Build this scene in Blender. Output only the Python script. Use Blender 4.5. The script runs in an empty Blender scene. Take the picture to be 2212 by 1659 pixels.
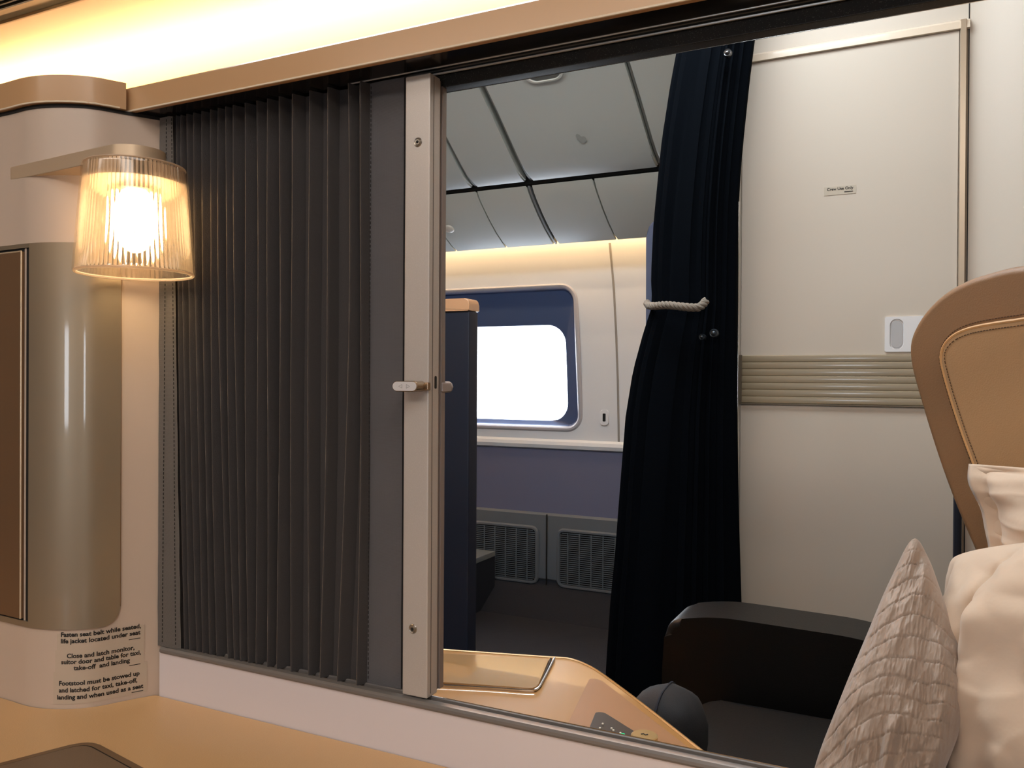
import bpy, bmesh, math, random
from mathutils import Vector, Matrix, noise
random.seed(7)
S = bpy.context.scene
COL = S.collection

# ------------------------------------------------------------------ camera
FPX = 1790.0
W, H = 2212, 1659
YAW, PIT, ROL = (math.radians(a) for a in (26.366, -0.309, 0.348))
CAM = Vector((0, 0, 1.05))
_f = Vector((-math.sin(YAW)*math.cos(PIT), math.cos(YAW)*math.cos(PIT), math.sin(PIT)))
_r = Vector((math.cos(YAW), math.sin(YAW), 0))
_u = _r.cross(_f)
_R = _r*math.cos(ROL) + _u*math.sin(ROL)
_U = -_r*math.sin(ROL) + _u*math.cos(ROL)
cd = bpy.data.cameras.new('camera')
cd.sensor_fit = 'HORIZONTAL'
cd.sensor_width = 36
cd.lens = FPX/W*36
cd.clip_start = 0.02
cam = bpy.data.objects.new('camera', cd)
COL.objects.link(cam)
m = Matrix.Identity(4)
for i in range(3):
    m[i][0] = _R[i]; m[i][1] = _U[i]; m[i][2] = -_f[i]; m[i][3] = CAM[i]
cam.matrix_world = m
S.camera = cam

# ------------------------------------------------------------------ world, lights, exposure
S.view_settings.view_transform = 'Standard'
S.view_settings.look = 'None'
S.view_settings.gamma = 1
S.view_settings.use_curve_mapping = False
S.view_settings.exposure = 0.0
S.cycles.use_denoising = True
S.cycles.max_bounces = 8
S.cycles.diffuse_bounces = 5
S.cycles.glossy_bounces = 4
S.cycles.transparent_max_bounces = 12
S.cycles.sample_clamp_indirect = 6
wd = bpy.data.worlds.new('daylight')
S.world = wd
wd.use_nodes = True
bg = wd.node_tree.nodes['Background']
bg.inputs[0].default_value = (0.84, 0.91, 1.0, 1)
bg.inputs[1].default_value = 16.0


def area(name, loc, target, sx, sy, power, color, portal=False, spread=180):
    d = bpy.data.lights.new(name, 'AREA')
    d.shape = 'RECTANGLE'
    d.size = sx; d.size_y = sy
    d.energy = power
    d.color = color
    d.spread = math.radians(spread)
    if portal:
        d.cycles.is_portal = True
    o = bpy.data.objects.new(name, d)
    o.location = loc
    o.rotation_euler = (Vector(target)-Vector(loc)).to_track_quat('-Z', 'Y').to_euler()
    COL.objects.link(o)
    return o


WIN_LEFT = [(-0.62, -0.34), (0.95, 1.23)]   # openings of the near side wall (x ranges)
area('cabin_fill_light', (0.3, -0.3, 2.27), (0.1, 0.2, 0), 1.6, 0.9, 20, (1.0, 0.95, 0.90))  # unseen fill light added to lift the ambient in the suite
area('near_fill_light', (-0.3, -1.5, 2.2), (-0.4, 0.6, 1.0), 3.5, 0.25, 20, (1.0, 0.90, 0.80))  # added fill from behind the camera, in place of a mirrored cove
area('aisle_fill_light', (-0.9, 1.55, 2.27), (-0.9, 1.75, 0), 1.6, 0.35, 32, (0.88, 0.96, 1.0))  # added overhead fill that brightens the aisle, door wall and bins
for a, b in WIN_LEFT:
    area('daylight_portal', ((a+b)/2, -2.42, 1.05), ((a+b)/2, 0, 1.05), b-a, 0.44, 1, (1, 1, 1), portal=True)


# ------------------------------------------------------------------ pixel helpers (a pixel becomes a point of a real plane)
def ray(u, v):
    return _f + _R*((u-W/2)/FPX) + _U*((H/2-v)/FPX)


def PY(u, v, y):
    d = ray(u, v); return CAM + d*(y/d.y)


def PZ(u, v, z):
    d = ray(u, v); return CAM + d*((z-CAM.z)/d.z)


def PD(u, v, dist):
    return CAM + ray(u, v)*dist


def PN(u, v, o, n):
    d = ray(u, v); return CAM + d*((o-CAM).dot(n)/d.dot(n))


# ------------------------------------------------------------------ materials
def lin(c):
    o = []
    for x in c[:3]:
        x /= 255.0
        o.append(x/12.92 if x <= 0.04045 else ((x+0.055)/1.055)**2.4)
    return (*o, 1)


MATS = {}


def mat(name, rgb, rough=0.5, metal=0.0, spec=0.5, coat=0.0, coat_rough=0.05, bump=None, vary=None, sheen=0.0,
        weave=None, emit=None, flake=None, trans=0.0):
    if name in MATS:
        return MATS[name]
    mt = bpy.data.materials.new(name)
    mt.use_nodes = True
    nt = mt.node_tree
    p = nt.nodes['Principled BSDF']
    p.inputs['Base Color'].default_value = lin(rgb)
    p.inputs['Roughness'].default_value = rough
    p.inputs['Metallic'].default_value = metal
    p.inputs['Specular IOR Level'].default_value = spec
    p.inputs['Coat Weight'].default_value = coat
    p.inputs['Coat Roughness'].default_value = coat_rough
    p.inputs['Sheen Weight'].default_value = sheen
    p.inputs['Transmission Weight'].default_value = trans
    tc = nt.nodes.new('ShaderNodeTexCoord')
    if emit:
        p.inputs['Emission Color'].default_value = lin(emit[0])
        p.inputs['Emission Strength'].default_value = emit[1]
    if vary:      # (scale, amount): gentle colour wear
        n = nt.nodes.new('ShaderNodeTexNoise'); n.inputs['Scale'].default_value = vary[0]
        n.inputs['Detail'].default_value = 4
        nt.links.new(tc.outputs['Object'], n.inputs['Vector'])
        mx = nt.nodes.new('ShaderNodeMix'); mx.data_type = 'RGBA'
        c = lin(rgb)
        k = vary[1]
        mx.inputs[6].default_value = (c[0]*(1-k), c[1]*(1-k), c[2]*(1-k), 1)
        mx.inputs[7].default_value = (min(c[0]*(1+k), 1), min(c[1]*(1+k), 1), min(c[2]*(1+k), 1), 1)
        nt.links.new(n.outputs['Fac'], mx.inputs[0])
        nt.links.new(mx.outputs[2], p.inputs['Base Color'])
    if flake:     # metallic flakes: (scale, brightness)
        v = nt.nodes.new('ShaderNodeTexVoronoi'); v.inputs['Scale'].default_value = flake[0]
        nt.links.new(tc.outputs['Object'], v.inputs['Vector'])
        r = nt.nodes.new('ShaderNodeValToRGB')
        r.color_ramp.elements[0].position = 0.93; r.color_ramp.elements[1].position = 0.99
        r.color_ramp.elements[0].color = lin(rgb)
        c = lin(rgb); g = flake[1]
        r.color_ramp.elements[1].color = (c[0]*g+0.02, c[1]*g+0.02, c[2]*g+0.02, 1)
        sp = nt.nodes.new('ShaderNodeSeparateColor')
        nt.links.new(v.outputs['Color'], sp.inputs[0])
        nt.links.new(sp.outputs[0], r.inputs[0])
        nt.links.new(r.outputs[0], p.inputs['Base Color'])
    h = None
    if bump:      # (scale, strength, distance)
        n = nt.nodes.new('ShaderNodeTexNoise'); n.inputs['Scale'].default_value = bump[0]
        n.inputs['Detail'].default_value = 3
        nt.links.new(tc.outputs['Object'], n.inputs['Vector'])
        b = nt.nodes.new('ShaderNodeBump'); b.inputs['Strength'].default_value = bump[1]
        b.inputs['Distance'].default_value = bump[2]
        nt.links.new(n.outputs['Fac'], b.inputs['Height'])
        nt.links.new(b.outputs[0], p.inputs['Normal'])
        h = b
    if weave:     # (threads per metre, strength, distance)
        ws = []
        for ax in ('X', 'Z'):
            w = nt.nodes.new('ShaderNodeTexWave'); w.bands_direction = ax
            w.inputs['Scale'].default_value = weave[0]/5.0
            w.inputs['Distortion'].default_value = 0.6
            nt.links.new(tc.outputs['Object'], w.inputs['Vector'])
            ws.append(w)
        ad = nt.nodes.new('ShaderNodeMath'); ad.operation = 'ADD'
        nt.links.new(ws[0].outputs['Fac'], ad.inputs[0]); nt.links.new(ws[1].outputs['Fac'], ad.inputs[1])
        b = nt.nodes.new('ShaderNodeBump'); b.inputs['Strength'].default_value = weave[1]
        b.inputs['Distance'].default_value = weave[2]
        nt.links.new(ad.outputs[0], b.inputs['Height'])
        if h:
            nt.links.new(h.outputs[0], b.inputs['Normal'])
        nt.links.new(b.outputs[0], p.inputs['Normal'])
    MATS[name] = mt
    return mt


def glow(name, rgb_lin, strength):
    mt = bpy.data.materials.new(name); mt.use_nodes = True
    nt = mt.node_tree; nt.nodes.clear()
    e = nt.nodes.new('ShaderNodeEmission'); o = nt.nodes.new('ShaderNodeOutputMaterial')
    e.inputs[0].default_value = (*rgb_lin, 1); e.inputs[1].default_value = strength
    nt.links.new(e.outputs[0], o.inputs[0])
    return mt


def thin_glass(name, tint=(1, 1, 1), gloss=0.08, rough=0.02):
    mt = bpy.data.materials.new(name); mt.use_nodes = True
    nt = mt.node_tree; nt.nodes.clear()
    t = nt.nodes.new('ShaderNodeBsdfTransparent'); t.inputs[0].default_value = (*tint, 1)
    g = nt.nodes.new('ShaderNodeBsdfGlossy'); g.inputs['Roughness'].default_value = rough
    mx = nt.nodes.new('ShaderNodeMixShader'); fr = nt.nodes.new('ShaderNodeFresnel')
    fr.inputs[0].default_value = 1.45
    ad = nt.nodes.new('ShaderNodeMath'); ad.operation = 'ADD'; ad.use_clamp = True
    ad.inputs[1].default_value = gloss-0.04
    o = nt.nodes.new('ShaderNodeOutputMaterial')
    nt.links.new(fr.outputs[0], ad.inputs[0]); nt.links.new(ad.outputs[0], mx.inputs[0])
    nt.links.new(t.outputs[0], mx.inputs[1]); nt.links.new(g.outputs[0], mx.inputs[2])
    nt.links.new(mx.outputs[0], o.inputs[0])
    return mt


M_CREAM = mat('cream_panel', (190, 172, 156), 0.42, coat=0.15, coat_rough=0.25, bump=(900, .05, .0004))
M_CREAM2 = mat('cream_fascia', (184, 146, 106), 0.35, coat=0.3, coat_rough=0.15)
M_WALL = mat('cream_wall', (198, 188, 175), 0.5, bump=(700, .08, .0005))
M_LOWER = mat('lilac_cream_panel', (208, 200, 202), 0.38, bump=(900, .05, .0004))
M_BRONZE = mat('bronze_metallic', (146, 132, 112), 0.38, metal=0.55, coat=0.6, coat_rough=0.06, bump=(1500, .06, .0003))
M_BRONZE2 = mat('dark_bronze', (128, 100, 74), 0.45, metal=0.55, bump=(1500, .06, .0003))
M_POST = mat('silver_paint', (184, 178, 173), 0.38, metal=0.3, flake=(5200, 1.25), bump=(1200, .06, .0003))
M_SILVER = mat('champagne_metal', (206, 184, 156), 0.32, metal=0.4)
M_BLACK = mat('black_metal', (30, 28, 25), 0.45, metal=0.2, flake=(1800, 4.0))
M_SOFFIT = mat('black_gloss_soffit', (26, 25, 23), 0.16, metal=0.1, spec=0.6)
M_CHROME = mat('chrome', (225, 222, 216), 0.15, metal=1.0)
M_RAIL = mat('grey_rail', (116, 112, 110), 0.34, metal=0.25)
M_DARK = mat('dark_gap', (14, 11, 9), 0.7)
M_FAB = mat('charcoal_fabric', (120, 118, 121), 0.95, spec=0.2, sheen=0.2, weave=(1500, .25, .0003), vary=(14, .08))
M_PTIP = mat('pleat_lit_stitching', (118, 111, 106), 0.9, spec=.2, vary=(260, .5), bump=(900, .6, .0006))  # paler stitching; lamp light on the left ridge is put into the colour
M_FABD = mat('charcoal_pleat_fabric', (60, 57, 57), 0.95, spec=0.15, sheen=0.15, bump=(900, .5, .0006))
M_FABL = mat('grey_hem_fabric', (138, 132, 128), 0.95, spec=0.2, weave=(1500, .5, .0004))
M_STITCH = mat('stitching', (38, 35, 34), 0.9)
M_TAN = mat('tan_leather_top', (206, 168, 120), 0.42, coat=0.35, coat_rough=0.18, bump=(650, .35, .0006))
M_TANG = mat('tan_gloss', (180, 132, 76), 0.3, coat=0.8, coat_rough=0.03)
M_TRAY = mat('brown_tray_leather', (112, 92, 72), 0.5, coat=0.15, coat_rough=0.2, bump=(900, .3, .0005))
M_LEATHER = mat('tan_seat_leather', (176, 140, 100), 0.55, bump=(500, .3, .0008))
M_LEATHERD = mat('brown_seat_leather', (136, 104, 74), 0.5, bump=(500, .3, .0008))
M_PIPE = mat('tan_piping', (206, 158, 104), 0.5)
M_NAVY = mat('navy_fabric', (6, 9, 14), 1.0, spec=0.03, weave=(1100, .25, .0005))
M_NAVYP = mat('navy_panel', (15, 24, 42), 0.6, bump=(400, .2, .0006))
M_BLKL = mat('black_leather', (9, 9, 10), 0.45, spec=.3, bump=(420, .3, .0006))
M_NAVL = mat('navy_seat_fabric', (9, 13, 21), 0.8, bump=(700, .5, .0006))
M_BIN = mat('bin_grey', (186, 190, 184), 0.42, coat=0.2, coat_rough=0.3)
M_SIDE = mat('sidewall_white', (228, 230, 234), 0.6)
M_DADO = mat('dado_slate', (92, 98, 126), 0.6)
M_GRILLE = mat('grille_grey', (92, 100, 108), 0.5)
M_GDARK = mat('grille_dark', (14, 17, 20), 0.8)
M_CARPET = mat('dark_carpet', (24, 28, 38), 0.95, bump=(300, .6, .003))
M_BLUE = mat('window_surround_blue', (66, 84, 124), 0.35, coat=0.5, coat_rough=0.06)
M_ROPE = mat('grey_rope', (118, 110, 100), 0.9, bump=(500, .4, .001))
M_TEXT = mat('black_ink', (18, 15, 14), 0.6)
M_LABEL = mat('clear_label_film', (184, 168, 150), 0.5)
M_WHITE = mat('white_linen', (216, 194, 172), 0.85, sheen=0.2, bump=(45, .2, .004))
M_CEIL = mat('cove_ceiling', (226, 182, 120), 0.6)
M_WINGLASS = thin_glass('window_pane_glass')
M_LENS = thin_glass('window_lens', (0.86, 0.92, 1.0), 0.10)


# ------------------------------------------------------------------ object helpers
def empty(name, loc, label=None, cat=None, group=None, kind=None):
    o = bpy.data.objects.new(name, None)
    COL.objects.link(o)
    o.location = loc
    o.empty_display_size = 0.05
    tag(o, label, cat, group, kind)
    return o


def tag(o, label=None, cat=None, group=None, kind=None):
    if label: o['label'] = label
    if cat: o['category'] = cat
    if group: o['group'] = group
    if kind: o['kind'] = kind
    return o


def wloc(o):
    v = Vector((0, 0, 0))
    while o:
        v += Vector(o.location); o = o.parent
    return v


def fin(name, bm, material, parent=None, smooth=True, label=None, cat=None, group=None, kind=None, angle=35):
    me = bpy.data.meshes.new(name)
    bmesh.ops.recalc_face_normals(bm, faces=bm.faces)
    bm.to_mesh(me); bm.free()
    o = bpy.data.objects.new(name, me)
    COL.objects.link(o)
    if isinstance(material, (list, tuple)):
        for x in material: me.materials.append(x)
    else:
        me.materials.append(material)
    if parent:
        me.transform(Matrix.Translation(-wloc(parent)))
        o.parent = parent
    else:
        co = [v.co for v in me.vertices]
        base = Vector(((min(c.x for c in co)+max(c.x for c in co))/2, (min(c.y for c in co)+max(c.y for c in co))/2,
                       min(c.z for c in co)))
        me.transform(Matrix.Translation(-base))
        o.location = base
    if smooth:
        me.set_sharp_from_angle(angle=math.radians(angle))
        for p in me.polygons: p.use_smooth = True
        if len(me.polygons) < 3000 and angle < 100:
            wn = o.modifiers.new('weighted_normals', 'WEIGHTED_NORMAL'); wn.keep_sharp = True
    tag(o, label, cat, group, kind)
    return o


def box(bm, x0, x1, y0, y1, z0, z1, bev=0.0, seg=2):
    vs = [bm.verts.new(p) for p in ((x0, y0, z0), (x1, y0, z0), (x1, y1, z0), (x0, y1, z0),
                                    (x0, y0, z1), (x1, y0, z1), (x1, y1, z1), (x0, y1, z1))]
    fs = [bm.faces.new([vs[i] for i in q]) for q in ((0, 3, 2, 1), (4, 5, 6, 7), (0, 1, 5, 4), (1, 2, 6, 5), (2, 3, 7, 6), (3, 0, 4, 7))]
    if bev > 0:
        es = set()
        for f in fs: es.update(f.edges)
        bmesh.ops.bevel(bm, geom=list(es), offset=bev, segments=seg, affect='EDGES', profile=0.5)


def mk(fn, *a, **k):
    bm = bmesh.new(); fn(bm, *a, **k); return bm


def extr(bm, prof, a, b, axis='X', closed=True, cap=True):
    """profile (p,q) swept between a and b along axis. X: (y,z); Y: (x,z); Z: (x,y)"""
    def pt(p, t):
        return {'X': (t, p[0], p[1]), 'Y': (p[0], t, p[1]), 'Z': (p[0], p[1], t)}[axis]
    A = [bm.verts.new(pt(p, a)) for p in prof]
    B = [bm.verts.new(pt(p, b)) for p in prof]
    n = len(prof)
    for i in range(n if closed else n-1):
        j = (i+1) % n
        bm.faces.new((A[i], A[j], B[j], B[i]))
    if closed and cap:
        bm.faces.new(A); bm.faces.new(B[::-1])


def tube(bm, pts, r, seg=8, closed=False, caps=True):
    n = len(pts)
    rings = []
    pv = None
    for i, p in enumerate(pts):
        p = Vector(p)
        a = Vector(pts[i-1]) if (i or closed) else p
        b = Vector(pts[(i+1) % n]) if (i < n-1 or closed) else p
        t = (b-a).normalized()
        if pv is None:
            x = t.orthogonal().normalized()
        else:
            x = (pv - t*pv.dot(t)).normalized()
        pv = x
        y = t.cross(x)
        rr = r[i] if isinstance(r, (list, tuple)) else r
        rings.append([bm.verts.new(p + x*rr*math.cos(2*math.pi*k/seg) + y*rr*math.sin(2*math.pi*k/seg)) for k in range(seg)])
    for i in range(n if closed else n-1):
        A, B = rings[i], rings[(i+1) % n]
        for k in range(seg):
            bm.faces.new((A[k], A[(k+1) % seg], B[(k+1) % seg], B[k]))
    if caps and not closed:
        bm.faces.new(rings[0][::-1]); bm.faces.new(rings[-1])


def slab(bm, pts, o, u, v, n, depth, bev=0.0, seg=3, bulge=0.0):
    """polygon pts (a,b) in frame o,u,v, pushed back along -n by depth; front edges bevelled"""
    F = [bm.verts.new(o + u*a + v*b) for a, b in pts]
    B = [bm.verts.new(o + u*a + v*b - n*depth) for a, b in pts]
    k = len(pts)
    ff = bm.faces.new(F)
    bf = bm.faces.new(B[::-1])
    for i in range(k):
        bm.faces.new((F[i], B[i], B[(i+1) % k], F[(i+1) % k]))
    if bev > 0:
        bmesh.ops.bevel(bm, geom=list(ff.edges)+list(bf.edges), offset=bev, segments=seg, affect='EDGES', profile=0.5)


def rrect(x0, x1, y0, y1, r, n=6):
    out = []
    for cx, cy, a0 in ((x1-r, y1-r, 0), (x0+r, y1-r, 90), (x0+r, y0+r, 180), (x1-r, y0+r, 270)):
        for k in range(n+1):
            a = math.radians(a0 + 90*k/n)
            out.append((cx + r*math.cos(a), cy + r*math.sin(a)))
    return out


def rpoly(pts, r, n=6):
    """round the corners of a polygon"""
    out = []
    k = len(pts)
    for i in range(k):
        p = Vector(pts[i]); a = Vector(pts[i-1]); b = Vector(pts[(i+1) % k])
        rr = r[i] if isinstance(r, (list, tuple)) else r
        if rr <= 0:
            out.append(tuple(p)); continue
        d1 = (a-p).normalized(); d2 = (b-p).normalized()
        d = min(rr, (a-p).length*0.48, (b-p).length*0.48)
        s, e = p+d1*d, p+d2*d
        for j in range(n+1):
            t = j/n
            out.append(tuple(s*(1-t)**2 + p*2*t*(1-t) + e*t*t))
    return out


def smooth_curve(pts, sub=4):
    out = []
    n = len(pts)
    P = [Vector(p) for p in pts]
    for i in range(n-1):
        p0 = P[max(i-1, 0)]; p1 = P[i]; p2 = P[i+1]; p3 = P[min(i+2, n-1)]
        for j in range(sub):
            t = j/sub
            out.append(0.5*((2*p1)+(p2-p0)*t+(2*p0-5*p1+4*p2-p3)*t*t+(3*p1-p0-3*p2+p3)*t**3))
    out.append(P[-1])
    return out


def lathe(bm, prof, c, axis='Z', seg=32, close=False):
    c = Vector(c)
    rings = []
    for r, h in prof:
        ring = []
        for k in range(seg):
            a = 2*math.pi*k/seg
            if axis == 'Z': p = Vector((r*math.cos(a), r*math.sin(a), h))
            elif axis == 'Y': p = Vector((r*math.cos(a), h, r*math.sin(a)))
            else: p = Vector((h, r*math.cos(a), r*math.sin(a)))
            ring.append(bm.verts.new(c+p))
        rings.append(ring)
    m_ = len(rings)
    for i in range(m_ if close else m_-1):
        A, B = rings[i], rings[(i+1) % m_]
        for k in range(seg):
            bm.faces.new((A[k], A[(k+1) % seg], B[(k+1) % seg], B[k]))
    if not close:
        bm.faces.new(rings[0][::-1]); bm.faces.new(rings[-1])


def text_mesh(s, size, align='LEFT', off=0.0):
    c = bpy.data.curves.new('txt', 'FONT')
    c.body = s; c.size = size; c.align_x = align; c.offset = off
    c.resolution_u = 3
    o = bpy.data.objects.new('txt', c)
    COL.objects.link(o)
    dg = bpy.context.evaluated_depsgraph_get()
    me = bpy.data.meshes.new_from_object(o.evaluated_get(dg))
    bpy.data.objects.remove(o); bpy.data.curves.remove(c)
    return me


# ------------------------------------------------------------------ key measures
YP = 0.606                       # face of the divider
ZC = 0.7218                      # side table top
ZS = 0.7735                      # divider sill
ZT = 1.3188                      # underside of the header
YF = 0.5795                      # front of the header fascia
YW = 2.0                         # wall across the aisle
XEND = 0.75

# ================================================================== SETTING
fl = fin('floor', mk(box, -5.2, 3.0, -2.5, 3.75, -0.05, 0.0), M_CARPET, kind='structure')

# ceiling: flat centre panel, then the cove curving over the far bins
bm = bmesh.new()
prof = [(-2.6, 2.30), (1.8175, 2.30), (1.8225, 2.294), (1.830, 2.294), (1.834, 2.305), (1.95, 2.318), (2.1, 2.345), (2.25, 2.385),
        (2.4, 2.42), (2.6, 2.44), (2.75, 2.42), (2.86, 2.36), (2.90, 2.25), (2.90, 2.16)]
prof = prof + [(2.94, 2.16), (2.94, 2.5), (-2.6, 2.5)]
extr(bm, prof, -5.2, 3.0)
fin('ceiling', bm, M_CEIL, kind='structure')

fin('wall_fore', mk(box, -5.3, -5.2, -2.5, 3.75, 0, 2.5), M_WALL, kind='structure')
fin('wall_aft', mk(box, 3.0, 3.1, -2.5, 3.75, 0, 2.5), M_WALL, kind='structure')

# near side wall (behind the camera) with its window openings
bm = bmesh.new()
z0, z1 = 0.84, 1.26
box(bm, -5.2, 3.0, -2.55, -2.45, 0, z0)
box(bm, -5.2, 3.0, -2.55, -2.45, z1, 2.5)
xs = [-5.2] + [q for ab in WIN_LEFT for q in ab] + [3.0]
for i in range(0, len(xs), 2):
    box(bm, xs[i], xs[i+1], -2.55, -2.45, z0, z1)
fin('wall_left', bm, M_SIDE, kind='structure', smooth=False)

# far side wall, curved like the fuselage, with the window opening
SW = [(2.3, 3.20), (1.95, 3.28), (1.75, 3.345), (1.60, 3.395), (1.45, 3.44), (1.25, 3.475), (1.05, 3.50), (0.85, 3.515), (0.765, 3.52)]


def ysw(z):
    for (za, ya), (zb, yb) in zip(SW, SW[1:]):
        if z >= zb:
            t = (za-z)/(za-zb)
            return ya+(yb-ya)*max(0, min(1, t))
    return SW[-1][1]


WX0, WX1, WZ0, WZ1 = -2.42, -1.385, 0.815, 1.480     # outer edge of the window frame
GX1 = PY(1224, 800, 3.52).x
GX0 = WX0+.16
GZ0 = PY(1190, 910, 3.53).z
GZ1 = PY(1190, 702, 3.50).z
RX0, RX1, RZ0, RZ1 = -2.50, -1.26, 0.765, 1.60
bm = bmesh.new()
gx = [-5.2, -4.4, -3.6, -3.0, -2.7] + [RX0+(RX1-RX0)*i/150 for i in range(151)] + [-1.1, -.8, -.2, .6, 1.6, 3.0]
gz = [RZ0+(RZ1-RZ0)*i/100 for i in range(101)] + [1.65, 1.70, 1.75, 1.85, 1.95, 2.1, 2.25]
gv = [[bm.verts.new((x, ysw(z), z)) for x in gx] for z in gz]


def in_rr(x, z, e, r):
    dx = max(WX0+e+r-x, x-(WX1-e-r), 0); dz = max(WZ0+e+r-z, z-(WZ1-e-r), 0)
    return math.hypot(dx, dz) < r


for j in range(len(gz)-1):
    for i in range(len(gx)-1):
        if all(in_rr(x, z, .001, .07) for x in (gx[i], gx[i+1]) for z in (gz[j], gz[j+1])):
            continue
        bm.faces.new((gv[j][i], gv[j][i+1], gv[j+1][i+1], gv[j+1][i]))
# outer shell so no sky leaks in
for q in ((-5.2, GX0, 0, 2.6), (GX1, 3.0, 0, 2.6), (GX0, GX1, 0, GZ0), (GX0, GX1, GZ1, 2.6)):
    box(bm, q[0], q[1], 3.64, 3.74, q[2], q[3])
box(bm, -5.2, 3.0, 2.93, 3.64, 2.45, 2.5)
wallr = fin('wall_right', bm, M_SIDE, kind='structure')
# rolled ledge under the white panel, then the slate dado and the grille panel
yl = ysw(0.765)
bm = bmesh.new()
extr(bm, [(yl+.02, .775), (yl-.002, .775), (yl-.014, .765), (yl-.018, .750), (yl-.012, .734), (yl+.0, .728), (yl+.02, .728)], -5.2, 3.0)
fin('trim_1', bm, M_SIDE, kind='structure')
fin('wall_right_dado', mk(extr, [(3.52, .728), (3.50, .435), (3.62, .435), (3.62, .728)], -5.2, 3.0), M_DADO, kind='structure')
bm = bmesh.new()
extr(bm, [(3.498, .435), (3.49, .425), (3.482, .135), (3.49, .125), (3.62, .125), (3.62, .435)], -5.2, 3.0)
fin('wall_right_panel', bm, M_GRILLE, kind='structure')
bm = bmesh.new()
extr(bm, [(3.49, .125), (3.47, .10), (3.30, .0), (3.62, .0), (3.62, .125)], -5.2, 3.0)
fin('baseboard_right', bm, M_CARPET, kind='structure')
# panel seam in the wall between windows
xs_ = PY(1330, 700, 3.46).x
bm = bmesh.new()
rows = []
for i in range(13):
    z = .775+(1.64-.775)*i/12
    rows.append([bm.verts.new((xs_+a, ysw(z)+b, z)) for a, b in ((-.008, .001), (-.006, -.003), (0, -.004), (.003, .0005))])
for a, b in zip(rows, rows[1:]):
    for i in range(3): bm.faces.new((a[i], a[i+1], b[i+1], b[i]))
fin('trim_2', bm, mat('seam_grey', (150, 146, 142), .5), kind='structure')

# ---- window_1: frame, blue funnel surround, pane
w1 = empty('window_1', ((WX0+WX1)/2, 3.5, WZ0), kind='structure')


def wloop(bm, x0, x1, z0_, z1_, r, dy, n=8):
    return [bm.verts.new((x, ysw(z)+dy, z)) for x, z in rrect(x0, x1, z0_, z1_, r, n)]


def ring(bm, loops):
    for p, q in zip(loops, loops[1:]):
        k = len(p)
        for i in range(k): bm.faces.new((p[i], p[(i+1) % k], q[(i+1) % k], q[i]))


bm = bmesh.new()
ls = []
for e, dy in ((-.004, .002), (0, -.006), (.004, -.009), (.012, -.009), (.018, -.004), (.022, .006)):
    ls.append(wloop(bm, WX0+e, WX1-e, WZ0+e, WZ1-e, .075-e, dy))
ring(bm, ls)
fin('window_frame', bm, mat('window_frame_grey', (176, 176, 184), .35), w1)
bm = bmesh.new()
e = .022
l0 = wloop(bm, WX0+e, WX1-e, WZ0+e, WZ1-e, .053, .006)
l1 = wloop(bm, WX0+e+.006, WX1-e-.006, WZ0+e+.006, WZ1-e-.006, .05, .016)
l2 = [bm.verts.new((x, ysw(z)+.030, z)) for x, z in rrect(GX0, GX1, GZ0, GZ1, .085, 8)]
l2b = [bm.verts.new((x, ysw(z)+.036, z)) for x, z in rrect(GX0+.004, GX1-.004, GZ0+.004, GZ1-.004, .082, 8)]
l3 = [bm.verts.new((x, 3.655, z)) for x, z in rrect(GX0+.005, GX1-.005, GZ0+.005, GZ1-.005, .08, 8)]
ring(bm, [l0, l1, l2, l2b, l3])
fin('window_surround', bm, M_BLUE, w1, label='blue inner surround of the window')
bm = bmesh.new()
bm.faces.new([bm.verts.new((x, 3.64, z)) for x, z in rrect(GX0, GX1, GZ0, GZ1, .085, 8)])
fin('pane', bm, M_WINGLASS, w1)
area('daylight_portal_far', ((GX0+GX1)/2, 3.67, (GZ0+GZ1)/2), ((GX0+GX1)/2, 0, (GZ0+GZ1)/2), GX1-GX0+.05, GZ1-GZ0+.05, 1, (1, 1, 1), portal=True)

# ---- wall across the aisle, with its door and the kick strip
XE = PY(1592, 500, YW).x
bm = bmesh.new()
xb = PY(2122, 400, YW).x
cv = [(XE, YW), (xb-.03, YW), (xb, YW-.004), (xb+.03, YW-.016), (xb+1.0, YW-.50), (xb+1.0, YW+.7), (XE, YW+.7)]
extr(bm, cv, 0, 2.3, 'Z')
fin('wall_inner', bm, M_WALL, kind='structure', angle=50)
bm = bmesh.new()
box(bm, XE-.008, XE+.006, YW-.006, YW+.02, 0, 2.3, .001)
fin('trim_3', bm, M_CHROME, kind='structure')
bm = bmesh.new()
box(bm, XE-.003, XE-.0008, YW-.0072, YW-.004, 0.2, 2.2)
fin('trim_4', bm, M_DARK, kind='structure')

d1 = empty('door_1', (-.15, YW, 0), kind='structure')
# door leaf: a thin raised leaf between the corner strip and the jamb
xj = PY(2070, 300, YW).x
ztop = PY(2070, 66, YW-.006).z
fin('door_leaf', mk(box, XE+.012, xj, YW-.006, YW-.0005, 0.02, ztop, .001), M_WALL, d1)
bm = bmesh.new()
extr(bm, [(YW-.006, ztop+.0005), (YW-.012, ztop+.002), (YW-.010, ztop+.017), (YW, ztop+.024)], XE+.012, xj+.02)
fin('top_rail', bm, mat('door_trim', (206, 190, 170), .35, coat=.4), d1)
bm = bmesh.new()
extr(bm, [(xj+.001, YW-.006), (xj+.003, YW-.014), (xj+.013, YW-.013), (xj+.017, YW)], 0.02, ztop+.02, 'Z')
fin('jamb_strip', bm, mat('jamb_strip_metal', (176, 160, 140), .3, metal=.4), d1)
bm = bmesh.new()
box(bm, xj+.0175, xj+.0195, YW-.0015, YW-.0001, 0.02, 2.28)
fin('jamb_gap', bm, M_DARK, d1)
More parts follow.
